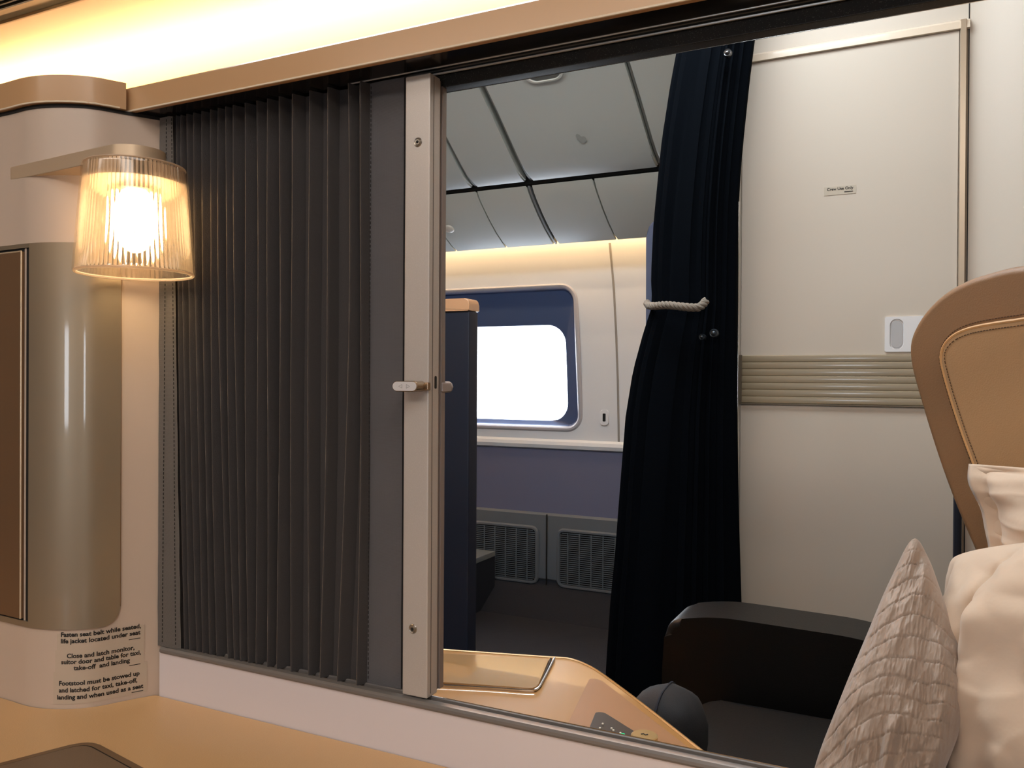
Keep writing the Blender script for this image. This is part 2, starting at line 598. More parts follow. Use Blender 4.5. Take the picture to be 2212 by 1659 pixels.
# ribbed kick strip
zr1 = PY(1700, 767, YW-.01).z; zr0 = PY(1700, 872, YW-.01).z
xr0 = PY(1597, 820, YW-.01).x
bm = bmesh.new()
n = 7
pr = [(YW-.006, zr0)]
for i in range(n):
    a = zr0+(zr1-zr0)*i/n; b = zr0+(zr1-zr0)*(i+1)/n
    pr += [(YW-.0088, a+.0002), (YW-.0102, a+.0014), (YW-.0112, (a+b)/2), (YW-.0104, b-.0014), (YW-.0088, b-.0002)]
pr += [(YW-.006, zr1)]
extr(bm, pr, xr0+.006, xj-.002)
ks = fin('ribbed_strip', bm, mat('ribbed_strip_taupe', (150, 136, 112), .3, coat=.4, coat_rough=.1), d1, label='taupe ribbed protection strip')
bm = bmesh.new()
box(bm, xr0, xr0+.006, YW-.012, YW-.006, zr0-.002, zr1+.001, .0008)
box(bm, xr0, xj-.002, YW-.012, YW-.006, zr0-.0035, zr0-.0002, .0008)
fin('strip_edge', bm, mat('strip_edge_taupe', (96, 84, 68), .5), ks)
# recessed latch
zl1 = PY(1935, 684, YW-.01).z; zl0 = PY(1935, 760, YW-.01).z
xl0 = PY(1911, 720, YW-.01).x; xl1 = xl0+.078
bm = bmesh.new()
outer = rrect(xl0, xl1, zl0, zl1, .004, 4)
cut = rrect(xl0+.010, xl0+.038, zl0+.005, zl1-.005, .0135, 4)
O_ = [bm.verts.new((x, YW-.0095, z)) for x, z in outer]
O2 = [bm.verts.new((x, YW-.006, z)) for x, z in outer]
I_ = [bm.verts.new((x, YW-.0095, z)) for x, z in cut]
I2 = [bm.verts.new((x+(.002 if x < xl0+.02 else -.002), YW-.0062, z)) for x, z in cut]
ring(bm, [O2, O_, I_, I2])
bm.faces.new(I2)
lt = fin('latch_plate', bm, mat('latch_white', (224, 224, 226), .3, coat=.4), d1, label='white recessed sliding latch')
bm = bmesh.new()
slab(bm, rrect(xl0+.013, xl0+.035, zl0+.009, zl1-.009, .0105, 5), Vector((0, YW-.0085, 0)), Vector((1, 0, 0)), Vector((0, 0, 1)), Vector((0, -1, 0)), .0022, .0006)
fin('latch_slider', bm, mat('latch_grey', (178, 178, 180), .3), lt)
# notice label
bm = bmesh.new()
p0 = PY(1780, 425, YW-.007); p1 = PY(1849, 398, YW-.007)
box(bm, p0.x, p1.x, YW-.0068, YW-.0062, p0.z+.002, p1.z-.001)
lb = fin('notice_label', bm, mat('notice_label_grey', (186, 176, 160), .45), d1, label='small grey label reading Crew Use Only')


def flat_text(name, s, size, origin, parent, material=None, align='LEFT', off=0.0, xdir=Vector((1, 0, 0)), zdir=Vector((0, 0, 1)), th=.0002, sx=1.0, ndir=None):
    me = text_mesh(s, size, align, off)
    me.transform(Matrix(((sx*xdir.x, zdir.x, 0, origin[0]), (sx*xdir.y, zdir.y, 0, origin[1]), (sx*xdir.z, zdir.z, 0, origin[2]), (0, 0, 0, 1))))
    bm = bmesh.new(); bm.from_mesh(me); bpy.data.meshes.remove(me)
    return fin(name, bm, material or M_TEXT, parent, smooth=False)


flat_text('lettering', 'Crew Use Only', .0086, (p0.x+.006, YW-.0072, p0.z+.0125), lb, off=.0002)
bm = bmesh.new()
box(bm, p1.x-.024, p1.x-.006, YW-.0072, YW-.0068, p0.z+.0062, p0.z+.0082)
fin('small_print', bm, M_TEXT, lb)

# ================================================================== FAR SIDE: bins, panels, window suite
BP = [(2.30, 2.17), (2.36, 2.14), (2.45, 2.10), (2.53, 2.055), (2.62, 1.995), (2.71, 1.93), (2.78, 1.880), (2.835, 1.845), (2.875, 1.826), (2.905, 1.818), (2.915, 1.823), (2.915, 1.86), (2.80, 1.99), (2.60, 2.13), (2.45, 2.17)]


def bin_x(px, py=400): return PY(px, py, 2.9).x


bx = [-3.4, bin_x(948), bin_x(1022), bin_x(1137), bin_x(1424), bin_x(1424)+.62]
binlab = ['pale grey overhead bin farthest left behind the silver post',
          'narrow pale grey overhead bin cut by the silver post',
          'narrow pale grey overhead bin left of the latched bin',
          'wide pale grey overhead bin with an oval latch and small smudge',
          'pale grey overhead bin beside the navy curtain top']
for i in range(5):
    a, b = bx[i]+.012, min(bx[i+1]-.006, XE-.012)
    if i == 3: a += .010
    root = empty('overhead_bin', ((a+b)/2, 2.7, 1.82), binlab[i], 'overhead bin', 'overhead bins on the far side')
    bm = bmesh.new()
    extr(bm, BP, a, b)
    bmesh.ops.bevel(bm, geom=[e for e in bm.edges if abs(e.verts[0].co.x-e.verts[1].co.x) < 1e-6], offset=.006, segments=3, affect='EDGES')
    fin('door', bm, M_BIN, root)
    # soft grey side seal seen at each gap
    bm = bmesh.new()
    sl = [(y+.012, z+.006) for y, z in BP[:10]]
    extr(bm, sl+[(y+.02, z+.012) for y, z in sl[::-1]], a-.013, a-.0004)
    fin('edge_seal', bm, mat('bin_seal_grey', (120, 122, 118), .5), root)
    if i == 3:
        q = PY(1172, 160, 2.50)
        bm = bmesh.new()
        o = Vector((q.x, 2.500, 2.070)); u = Vector((1, 0, 0)); v = Vector((0, -.87, .49)).normalized(); nn = Vector((0, -.49, -.87)).normalized()
        a0 = rrect(-.072, .072, -.042, .05, .04, 8)
        L = []
        for s_, d_ in ((1, 0), (.98, .006), (.86, .006), (.84, 0.001)):
            L.append([bm.verts.new(o+u*x*s_+v*y*s_+nn*d_) for x, y in a0])
        ring(bm, L); bm.faces.new(L[-1])
        lt_ = fin('latch', bm, mat('latch_rim', (196, 196, 188), .4), root)
        bm = bmesh.new()
        bm.faces.new([bm.verts.new(o+u*x*.83+v*y*.83+nn*.0018) for x, y in a0])
        fin('latch_recess', bm, mat('latch_recess_grey', (96, 98, 96), .4), lt_)
        # smudge
        bm = bmesh.new()
        c = PY(1256, 313, 2.742)
        sd = Vector((0, .18, -.13)).normalized(); nn2 = Vector((0, -.13, -.18)).normalized()
        c = Vector((c.x, 2.742, 1.9065)) + nn2*.003
        pts = []
        for k in range(22):
            t = 2*math.pi*k/22
            r_ = .020*(1+.3*math.sin(2*t+.5)+.2*math.sin(3*t+2))
            pts.append(bm.verts.new(c+Vector((1, 0, 0))*r_*.7*math.cos(t)+sd*r_*math.sin(t)))
        bm.faces.new(pts)
        fin('smudge', bm, mat('smudge_grey', (158, 160, 154), .6), root)
# dark backing channel behind the bins
bm = bmesh.new()
extr(bm, [(2.42, 2.165), (2.62, 2.06), (2.82, 1.93), (2.925, 1.84), (2.935, 1.815), (2.96, 1.80), (2.99, 1.815), (2.95, 1.95), (2.9, 2.16)], -5.2, 3.0)
fin('trim_5', bm, mat('bin_gap_black', (22, 24, 24), .6), kind='structure')

PS = [(2.925, 1.806), (2.945, 1.785), (2.97, 1.762), (3.03, 1.715), (3.10, 1.668), (3.16, 1.636), (3.20, 1.620), (3.205, 1.628), (3.12, 1.70), (2.99, 1.80)]


def psx(px, py, y=2.93): return PY(px, py, y).x


px_ = [-3.4, PY(957, 490, 3.05).x-.02, psx(1030, 415), psx(1141, 402)-.004, psx(1282, 390), psx(1282, 390)+.52]
plab = ['plain grey service panel below the overhead bins at far left', 'pale grey service panel with a small reading nozzle beside the silver post', 'plain grey service panel below the narrow overhead bin',
        'plain grey service panel right of the double dark seam', 'plain grey service panel touching the navy curtain']
for i in range(5):
    a, b = px_[i]+.003, min(px_[i+1]-.003, XE-.012)
    if i == 3: a += .018
    root = empty('service_panel', ((a+b)/2, 3.0, 1.62), plab[i], 'ceiling panel', 'service panels below the bins')
    bm = bmesh.new(); extr(bm, PS, a, b)
    bmesh.ops.bevel(bm, geom=[e for e in bm.edges if abs(e.verts[0].co.x-e.verts[1].co.x) < 1e-6], offset=.002, segments=2, affect='EDGES')
    fin('panel', bm, mat('psu_grey', (196, 198, 190), .42, coat=.2, coat_rough=.3), root)
    if i == 1:
        c = PY(958, 503, 3.045); bm = bmesh.new()
        cc = Vector((c.x+.02, 3.06, 1.693)); nn = Vector((0, -.6, -.8))
        bmesh.ops.create_uvsphere(bm, u_segments=20, v_segments=10, radius=.022, matrix=Matrix.Translation(cc))
        for v in bm.verts:
            dd = (v.co-cc).dot(nn); v.co -= nn*dd*.55
        fin('air_nozzle', bm, mat('nozzle', (205, 200, 190), .3), root)
bm = bmesh.new()
extr(bm, [(2.955, 1.80), (3.06, 1.72), (3.18, 1.645), (3.23, 1.66), (3.16, 1.76), (3.05, 1.83)], -5.2, 3.0)
fin('trim_6', bm, mat('bin_gap_black', (22, 24, 24), .6), kind='structure')
# grey ribs seen in the double seams
bm = bmesh.new()
a = px_[3]+.004
extr(bm, [(y-.001, z-.001) for y, z in PS[:7]]+[(3.2, 1.64), (2.98, 1.80)], a, a+.008)
fin('trim_7', bm, mat('rib_grey', (120, 122, 124), .4), kind='structure')

# warm strip lamp hidden behind the service panels, washing the side wall
M_WASH = glow('warm_wash_lamp', (1.0, .66, .34), 42)
bm = bmesh.new()
box(bm, -4.2, 1.8, 3.285, 3.297, 1.70, 1.715)
s_ = fin('strip_light', bm, M_WASH, smooth=False, label='warm strip light washing the far side wall under the bins', cat='light')
# cove lamp lying on top of the bins
M_COVE = glow('warm_cove_lamp', (1.0, .66, .38), 150)
bm = bmesh.new()
box(bm, -5.0, 2.6, 2.47, 2.52, 2.172, 2.186)
fin('cove_light', bm, M_COVE, smooth=False, label='long warm cove light lying on top of the far overhead bins', cat='light')

# ceiling air vent, top left corner
vroot = empty('ceiling_vent', (-2.9, 1.7, 2.29), 'dark slatted air vent in the tan ceiling, top left corner', 'vent')
va = PZ(96, 10, 2.297)
bm = bmesh.new()
vx1 = -2.63; vy0, vy1 = 1.56, 1.755
box(bm, -3.9, vx1, vy0, vy1, 2.296, 2.2995)
fin('backing', bm, M_DARK, vroot)
bm = bmesh.new()
for k in range(9):
    y = vy0+.01+k*(vy1-vy0-.02)/8
    box(bm, -3.9, vx1, y-.0035, y+.0035, 2.290, 2.296)
fin('slats', bm, mat('vent_slats', (96, 82, 62), .5), vroot)
for x in (-3.55, -2.93):
    fin('crossbar', mk(box, x-.007, x+.007, vy0, vy1, 2.286, 2.296), mat('vent_bar', (170, 140, 98), .5), vroot)

# window suite partition (navy, tan cap) seen just right of the post
YS = 2.30
xs1 = PY(1013, 800, YS).x
zc1 = PY(985, 645, YS).z; zc0 = PY(985, 672, YS).z
root = empty('suite_partition', (xs1-.3, YS+.03, 0), 'navy suite partition with a tan cap, just right of the silver post', 'partition')
fin('panel', mk(box, xs1-.7, xs1, YS, YS+.06, 0, zc0, .006), M_NAVYP, root)
bm = bmesh.new()
slab(bm, rpoly([(xs1-.7, zc0), (xs1+.001, zc0), (xs1+.001, zc1), (xs1-.7, zc1)], [0, .003, .022, 0]), Vector((0, YS-.004, 0)), Vector((1, 0, 0)), Vector((0, 0, 1)), Vector((0, -1, 0)), .068, .004)
fin('cap', bm, mat('tan_cap', (196, 150, 112), .4, coat=.3), root)
# second window-suite partition, blue grey, rounded top, behind the curtain
Y2 = 2.55
x2 = PY(1395, 600, Y2).x; z2 = PY(1420, 470, Y2).z
bm = bmesh.new()
slab(bm, rpoly([(x2, 0), (x2+.5, 0), (x2+.5, z2), (x2, z2)], [0, 0, .05, .06]), Vector((0, Y2, 0)), Vector((1, 0, 0)), Vector((0, 0, 1)), Vector((0, -1, 0)), .05, .008)
fin('suite_partition', bm, mat('bluegrey_upholstery', (62, 74, 100), .7, bump=(500, .2, .0006)), label='blue grey rounded partition peeking out left of the navy curtain', cat='partition')
# side ledge of the window suite
c = PY(1070, 1190, 3.44)
bm = bmesh.new()
box(bm, -2.4, c.x, 2.45, 3.44, c.z-.025, c.z, .004)
root = empty('side_console', (-1.9, 3.0, 0), 'low grey topped side console in front of the left air grille', 'console')
fin('top', bm, mat('ledge_grey', (112, 118, 122), .4), root)
fin('body', mk(box, -2.4, c.x-.002, 2.46, 3.44, 0.001, c.z-.025), mat('console_navy', (20, 26, 38), .7), root)


# air return grilles
def grille(x0, x1, z0_, z1_, y, lab):
    root = empty('air_grille', ((x0+x1)/2, y, z0_), lab, 'air grille', 'air return grilles low on the far wall')
    bm = bmesh.new()
    L = []
    for e_, dy in ((0, 0), (.006, -.008), (.014, -.008), (.018, 0.0)):
        L.append([bm.verts.new((x, y+dy, z)) for x, z in rrect(x0+e_, x1-e_, z0_+e_, z1_-e_, .035-e_, 6)])
    ring(bm, L)
    fin('frame', bm, M_GRILLE, root)
    bm = bmesh.new()
    bm.faces.new([bm.verts.new((x, y-.0005, z)) for x, z in rrect(x0+.012, x1-.012, z0_+.012, z1_-.012, .03, 6)])
    fin('backing', bm, M_GDARK, root)
    bm = bmesh.new()
    k = 26
    for i in range(k):
        z = z0_+.022+(z1_-z0_-.044)*i/(k-1)
        e_ = .018+ (.01 if i in (0, k-1) else 0)
        box(bm, x0+e_, x1-e_, y-.006, y-.002, z-.0018, z+.0018)
    fin('louvres', bm, M_GRILLE, root)
    bm = bmesh.new()
    kk = max(3, int((x1-x0)/.052))
    for i in range(1, kk):
        x = x0+(x1-x0)*i/kk
        box(bm, x-.002, x+.002, y-.008, y-.002, z0_+.018, z1_-.018)
    fin('mullions', bm, M_GRILLE, root)


gz1 = PY(1150, 1135, 3.48).z; gz0 = PY(1150, 1262, 3.48).z
gx1 = PY(1164, 1200, 3.48).x
grille(gx1-.62, gx1, gz0, gz1, 3.478, 'left air grille low on the far wall, partly behind the side console')
gx2 = PY(1203, 1200, 3.48).x
grille(gx2, gx2+.62, gz0, gz1, 3.478, 'right air grille low on the far wall, cut by the navy curtain')
bm = bmesh.new()
xm = PY(1181, 1200, 3.48).x
box(bm, xm-.002, xm+.002, 3.474, 3.482, .02, .432)
fin('trim_8', bm, M_DARK, kind='structure')
# socket plate on the side wall
c = PY(1305, 902, 3.505)
root = empty('wall_socket', (c.x, 3.5, c.z-.03), 'small white switch plate right of the bright window', 'socket')
bm = bmesh.new()
slab(bm, rrect(-.020, .020, -.034, .034, .012, 5), Vector((c.x, ysw(c.z)-.007, c.z)), Vector((1, 0, 0)), Vector((0, 0, 1)), Vector((0, -1, 0)), .006, .002)
fin('plate', bm, M_SIDE, root)
bm = bmesh.new()
slab(bm, rrect(-.007, .007, -.018, .018, .003, 3), Vector((c.x, ysw(c.z)-.009, c.z)), Vector((1, 0, 0)), Vector((0, 0, 1)), Vector((0, -1, 0)), .0022, .0005)
fin('switch', bm, M_GDARK, root)

# ================================================================== NAVY CURTAIN with rope tie
YC = 1.90
rows = [(20, 1478, 1640), (85, 1468, 1632), (200, 1447, 1617), (300, 1432, 1606), (380, 1424, 1598), (480, 1414, 1592), (600, 1409, 1590), (660, 1412, 1589),
        (720, 1392, 1589), (800, 1370, 1590), (900, 1354, 1590), (1000, 1346, 1591), (1100, 1338, 1592), (1200, 1330, 1594), (1300, 1320, 1596), (1450, 1309, 1600), (1600, 1302, 1604), (1850, 1296, 1608)]
rr = []
for y, xl, xr in rows:
    a = PY(xl, y, YC); b = PY(xr, y, YC-.03)
    rr.append((a.z, a.x, b.x))
rr.insert(0, (2.28, rr[0][1]+.01, rr[0][2]+.015))


def crow(z):
    for (za, a1, b1), (zb, a2, b2) in zip(rr, rr[1:]):
        if z >= zb:
            t = (za-z)/(za-zb); t = max(0, min(1, t))
            return a1+(a2-a1)*t, b1+(b2-b1)*t
    return rr[-1][1], rr[-1][2]


root = empty('aisle_curtain', (-.55, YC, 0.03), 'long navy curtain tied back with a rope at the aisle wall corner', 'curtain')
bm = bmesh.new()
NU, NZ = 150, 70
ztie = PY(1450, 660, YC).z
grid = []
for j in range(NZ+1):
    z = 2.28+(0.03-2.28)*j/NZ
    xl, xr = crow(z)
    g = 1-.45*math.exp(-((z-ztie)/.10)**2)
    row = []
    for i in range(NU+1):
        u = i/NU
        ph = (u+.08*math.sin(u*9))*7*2*math.pi + .6*math.sin(z*2.2) + 1.1*math.sin(u*5+z*1.3)
        amp = .010*g*(0.45+.9*noise.noise(Vector((u*6, z*.8, 3))))
        x = xl+(xr-xl)*u + .004*math.sin(2*ph)
        edge = math.sin(math.pi*min(1, max(0, u)))**.5
        yy = YC - .035*edge + amp*math.sin(ph)*min(1, 8*u)*min(1, 8*(1-u))
        row.append(bm.verts.new((x, yy, z)))
    grid.append(row)
back = []
for j in range(NZ+1):
    z = 2.28+(0.03-2.28)*j/NZ
    xl, xr = crow(z)
    back.append([bm.verts.new((xl+(xr-xl)*i/12, YC+.035*math.sin(math.pi*i/12), z)) for i in range(1, 12)])
for a, b in zip(grid, grid[1:]):
    for i in range(NU): bm.faces.new((a[i], a[i+1], b[i+1], b[i]))
for j in range(NZ):
    A_ = [grid[j][0]]+back[j]+[grid[j][-1]]; B_ = [grid[j+1][0]]+back[j+1]+[grid[j+1][-1]]
    for i in range(12): bm.faces.new((A_[i], B_[i], B_[i+1], A_[i+1]))
fin('fabric', bm, M_NAVY, root, angle=180)
# poppers
for nm, (px, py, r_) in zip(('snap_button',)*3, ((1571, 113, .0095), (1516, 728, .0075), (1541, 720, .010))):
    c = PY(px, py, YC-.062)
    bm = bmesh.new()
    lathe(bm, [(r_, .012), (r_, .004), (r_*.8, 0), (r_*.6, .001), (r_*.35, -.002), (0.0005, -.003)], c, 'Y', 20)
    fin(nm, bm, mat('snap_metal', (120, 122, 126), .25, metal=.9) if py < 500 else mat('snap_dark', (60, 68, 76), .3, metal=.6), root)
# rope
root = empty('rope_tieback', (-.55, YC, ztie-.02), 'twisted grey rope tied around the navy curtain', 'rope')
path = []
pts = [(1398, 655, YC+.02), (1402, 660, YC-.02), (1415, 661, YC-.055), (1440, 659, YC-.072), (1470, 662, YC-.078), (1490, 664, YC-.078), (1508, 664, YC-.074), (1518, 658, YC-.068), (1524, 650, YC-.058)]
path = smooth_curve([PY(*p) for p in pts], 10)
for k in range(3):
    bm = bmesh.new()
    hp = []
    tot = 0
    for i, p in enumerate(path):
        if i: tot += (path[i]-path[i-1]).length
        t = (path[min(i+1, len(path)-1)]-path[max(i-1, 0)]).normalized()
        x = t.cross(Vector((0, 0, 1))).normalized(); y = t.cross(x)
        a = tot/.030*2*math.pi + k*2*math.pi/3
        hp.append(p + x*.0045*math.cos(a) + y*.0045*math.sin(a))
    tube(bm, hp, .0052, 8)
    fin('strand', bm, M_ROPE, root)
    if k == 2:
        pass

# ================================================================== NEIGHBOUR SUITE
# side console beyond the divider
ZN = 0.70
root = empty('neighbour_console', (-.4, .75, 0), 'glossy tan side console beyond the divider with control panel', 'console')
edge = [PZ(x, y, ZN) for x, y in ((945, 1403), (1100, 1413), (1190, 1420), (1225, 1422), (1250, 1429), (1285, 1446), (1330, 1478), (1400, 1531), (1500, 1610), (1560, 1657))]
e2 = smooth_curve([(p.x, p.y) for p in [Vector((p.x, p.y)) for p in edge[3:]]], 4)
poly = [(-.69, .648)] + [(-.69, edge[0].y+(edge[0].y-edge[2].y)/(edge[0].x-edge[2].x)*(-.69-edge[0].x))] + [(edge[0].x, edge[0].y), (edge[2].x, edge[2].y)] + [tuple(p) for p in e2] + [(e2[-1].x+.02, .66), (e2[-1].x, .648)]
bm = bmesh.new()
slab(bm, poly, Vector((0, 0, ZN)), Vector((1, 0, 0)), Vector((0, 1, 0)), Vector((0, 0, 1)), .62, .003, 3)
fin('body', bm, M_TANG, root)
bm = bmesh.new()
rim = [Vector((p[0], p[1], ZN-.0015)) for p in poly[1:-2]]
tube(bm, rim, .0028, 8)
fin('edge_trim', bm, mat('gold_edge', (150, 116, 66), .3, metal=.3), root)
# lid with its chrome gap
lq = [PZ(x, y, ZN) for x, y in ((900, 1412), (1186, 1427), (1159, 1491), (900, 1474))]
lid2 = [(p.x, p.y) for p in lq]
UX, UY, UZ = Vector((1, 0, 0)), Vector((0, 1, 0)), Vector((0, 0, 1))
bm = bmesh.new()
slab(bm, rpoly(lid2, [0, .002, .012, 0]), Vector((0, 0, ZN+.0022)), UX, UY, UZ, .002, .0006)
ld = fin('lid', bm, mat('lid_gloss', (170, 132, 86), .12, coat=1.0, coat_rough=.02), root)
bm = bmesh.new()
ch = [PZ(x, y, ZN+.0018) for x, y in ((900, 1478), (1050, 1485), (1140, 1491), (1160, 1488), (1172, 1472), (1198, 1421))]
tube(bm, smooth_curve(ch, 4), .0013, 6)
fin('chrome_strip', bm, M_CHROME, ld)
bm = bmesh.new()
gp = [PZ(x, y, ZN+.0012) for x, y in ((1155, 1492), (1166, 1484), (1190, 1423))]
tube(bm, gp, .0014, 6)
fin('lid_gap', bm, M_DARK, ld)
# control panel
cp = [PZ(x, y, ZN) for x, y in ((1274, 1468), (1298, 1472), (1545, 1664), (1180, 1664))]
bm = bmesh.new()
slab(bm, rpoly([(p.x, p.y) for p in cp], [.006, .012, .004, .004]), Vector((0, 0, ZN+.002)), UX, UY, UZ, .002, .0006)
pn = fin('control_panel', bm, mat('control_panel_bronze', (152, 108, 66), .45, bump=(1200, .15, .0003)), root)
kp = [PZ(x, y, ZN) for x, y in ((1287, 1545), (1305, 1546), (1400, 1606), (1260, 1612))]
bm = bmesh.new()
slab(bm, rpoly([(p.x, p.y) for p in kp], [.003, .004, .002, .002]), Vector((0, 0, ZN+.0035)), UX, UY, UZ, .002, .0005)
kpo = fin('keypad', bm, mat('keypad_black', (18, 16, 14), .4), pn)
for px, py in ((1302, 1563), (1296, 1572), (1321, 1573), (1325, 1577), (1340, 1583)):
    c = PZ(px, py, ZN+.0042); bm = bmesh.new()
    lathe(bm, [(.0011, -.001), (.0011, .0003), (.0006, .0006)], c, 'Z', 10)
    fin('button', bm, mat('key_symbol', (220, 214, 200), .5), pn)
c = PZ(1345, 1587, ZN+.0042); bm = bmesh.new()
lathe(bm, [(.0022, -.001), (.0022, .0006), (.0012, .001)], c, 'Z', 12)
fin('indicator', bm, glow('green_led', (.05, .9, .35), 1.2), pn, label='green indicator light')
# knob
zk = ZN+.020
c = PZ(1392, 1587, zk)
bm = bmesh.new()
lathe(bm, [(.009, ZN-zk+.0005), (.0075, -.010), (.0125, -.0035), (.0125, -.0008), (.0115, 0)], c, 'Z', 32)
kn = fin('knob', bm, mat('knob_gold', (206, 172, 118), .28, metal=.5, coat=.4), pn)
bm = bmesh.new()
tube(bm, [c+Vector((-.003, -.0008, .0003)), c+Vector((-.001, .0012, .0003)), c+Vector((.001, -.0008, .0003)), c+Vector((.003, .0012, .0003))], .0005, 6)
fin('knob_mark', bm, M_TEXT, pn)

# dark armrest shell
za = PY(1600, 1322, 1.38).z
xa0 = PY(1432, 1400, 1.34).x
bm = bmesh.new()
slab(bm, rpoly([(xa0, .02), (-.03, .02), (-.03, za-.012), (-.1, za-.004), (xa0+.085, za), (xa0+.005, za-.017), (xa0, za-.10)], [0, 0, .03, .02, .05, .028, .02]), Vector((0, 1.335, 0)), UX, UZ, Vector((0, -1, 0)), .11, .012, 4)
fin('armrest_shell', bm, M_BLKL, label='black leather armrest shell in front of the door wall', cat='armrest')

# thin navy edge of a partition behind the headrest, standing before the door wall
bx0 = PY(2059, 1200, 1.75).x; bx1 = PY(2077, 1200, 1.75).x
bz = PY(2065, 1068, 1.75).z
fin('partition_edge', mk(box, bx0, bx1, 1.74, 1.78, .001, bz, .004), M_NAVYP, label='narrow navy upright strip behind the tan winged headrest', cat='partition')

# winged seat
N3 = Vector((-.70, -.714, 0)).normalized()
H3 = Vector((-N3.y, N3.x, 0)) * 1.0
if H3.x < 0: H3 = -H3
O3 = PD(1960, 745, 1.20)
O3 = Vector((O3.x, O3.y, 0))


def loc3(px, py, off=0.0):
    p = PN(px, py, O3+N3*off, N3)
    q = p-(O3+N3*off)
    return (q.dot(H3), p.z)


outl = [(2212, 572), (2180, 576), (2140, 586), (2085, 604), (2035, 633), (1995, 672), (1970, 712), (1960, 748), (1964, 795), (1982, 862), (2010, 955), (2040, 1043), (2068, 1115), (2096, 1180)]
L = [loc3(*p) for p in outl]
hw = .285
CXs = hw
left = [(min(s, CXs-.001), z) for s, z in L]
ztopc = left[0][1]+.0015
cen = [(CXs, ztopc)]
dx_ = (left[-1][0]-left[-3][0])/(left[-3][1]-left[-1][1])
tail = [(left[-1][0]+dx_*.06, left[-1][1]-.06), (left[-1][0]+dx_*.08, .50)]
leftfull = [tuple(p) for p in smooth_curve(cen+[(CXs-.05, ztopc-.0002)]+left, 3)]+[t for t in tail]
full = leftfull + [(2*CXs-s, z) for s, z in leftfull[::-1][:-1]]
root = empty('winged_seat', tuple(O3+H3*CXs), 'tan leather seat with a winged headrest, far right', 'seat')
bm = bmesh.new()


def inset(pts, d):
    n_ = len(pts)
    ar = sum(pts[i][0]*pts[(i+1) % n_][1]-pts[(i+1) % n_][0]*pts[i][1] for i in range(n_))
    sg_ = 1 if ar > 0 else -1
    out_ = []
    for i in range(n_):
        t = (Vector(pts[(i+1) % n_])-Vector(pts[i-1])).normalized()
        out_.append((pts[i][0]-t.y*d*sg_, pts[i][1]+t.x*d*sg_))
    return out_


rings_ = []
for e_, d_ in ((.011, 0), (.0055, .0013), (.0016, .005), (0, .011), (0, .044), (.0016, .050), (.0055, .0537), (.011, .055)):
    rings_.append([bm.verts.new(O3-N3*d_+H3*a_+UZ*b_) for a_, b_ in inset(full, e_)])
ring(bm, rings_)
bm.faces.new(rings_[0]); bm.faces.new(rings_[-1][::-1])
fin('headrest_wing', bm, M_LEATHERD, root, label='brown leather outer wing')
inn = [(2212, 690), (2150, 699), (2095, 710), (2060, 726), (2040, 748), (2034, 772), (2040, 805), (2056, 862), (2080, 935), (2108, 1010), (2150, 1120)]
LI = [loc3(*p, .004) for p in inn]
li = [tuple(p) for p in smooth_curve([(CXs, LI[0][1]+.008), (CXs-.05, LI[0][1]+.006)]+LI+[(LI[-1][0]+.02, LI[-1][1]-.08)], 3)]
fulli = li+[(2*CXs-s, z) for s, z in li[::-1][:-1]]
bm = bmesh.new()
slab(bm, fulli, O3+N3*.006, H3, UZ, N3, .010, .005, 3)
ip = fin('headrest_pad', bm, M_LEATHER, root, label='lighter tan leather inner pad')
bm = bmesh.new()
tube(bm, [O3+N3*.004+H3*s+UZ*z for s, z in li], .0028, 8)
fin('piping', bm, M_PIPE, root)


def offs(pts, d):
    out = []
    for i, p in enumerate(pts):
        a = Vector(pts[max(i-1, 0)]); b = Vector(pts[min(i+1, len(pts)-1)])
        t = (b-a).normalized(); out.append((p[0]-t.y*d, p[1]+t.x*d))
    return out


for d, h_ in ((-.007, .0007), (.007, .0066)):
    bm = bmesh.new()
    q = offs(li, d)
    # dashes
    P_ = [O3+N3*h_+H3*s+UZ*z for s, z in q]
    acc = 0
    for a, b in zip(P_, P_[1:]):
        ln = (b-a).length; nst = max(1, int(ln/.0036))
        for k in range(nst):
            c0 = a.lerp(b, (k+.1)/nst); c1 = a.lerp(b, (k+.72)/nst)
            if c0.z < .85: continue
            tube(bm, [c0, c1], .0006, 4)
    fin('stitching', bm, mat('brown_thread', (70, 46, 28), .8), root)
xr_ = PY(1352, 1510, 1.03).x
bm = bmesh.new()
box(bm, xr_+.03, -.02, .90, 1.30, .40, .565, .04, 4)
box(bm, -.10, .10, .93, 1.20, .40, .53, .03, 4)
fin('seat_cushion', bm, M_BLKL, root)
bm = bmesh.new()
zb_ = PY(1425, 1480, 1.05).z
box(bm, xr_, xr_+.10, .985, 1.105, zb_-.12, zb_, .048, 6)
bl = fin('bolster', bm, M_NAVL, root, label='small rounded navy bolster')
bm = bmesh.new()
tube(bm, [(xr_+.049, y, z) for y, z in rrect(.985, 1.105, zb_-.12, zb_, .046, 8)], .0016, 6, closed=True)
fin('seam', bm, mat('seam_navy', (12, 18, 34), .8), bl)
fin('plinth', mk(box, xr_+.07, -.06, .95, 1.28, .001, .40), M_DARK, root)
bm = bmesh.new()
slab(bm, [(.04, .02), (2*CXs-.04, .02), (2*CXs-.04, .50), (.04, .50)], O3-N3*.0, H3, UZ, N3, .25, .01)
fin('seat_back_base', bm, M_LEATHERD, root)


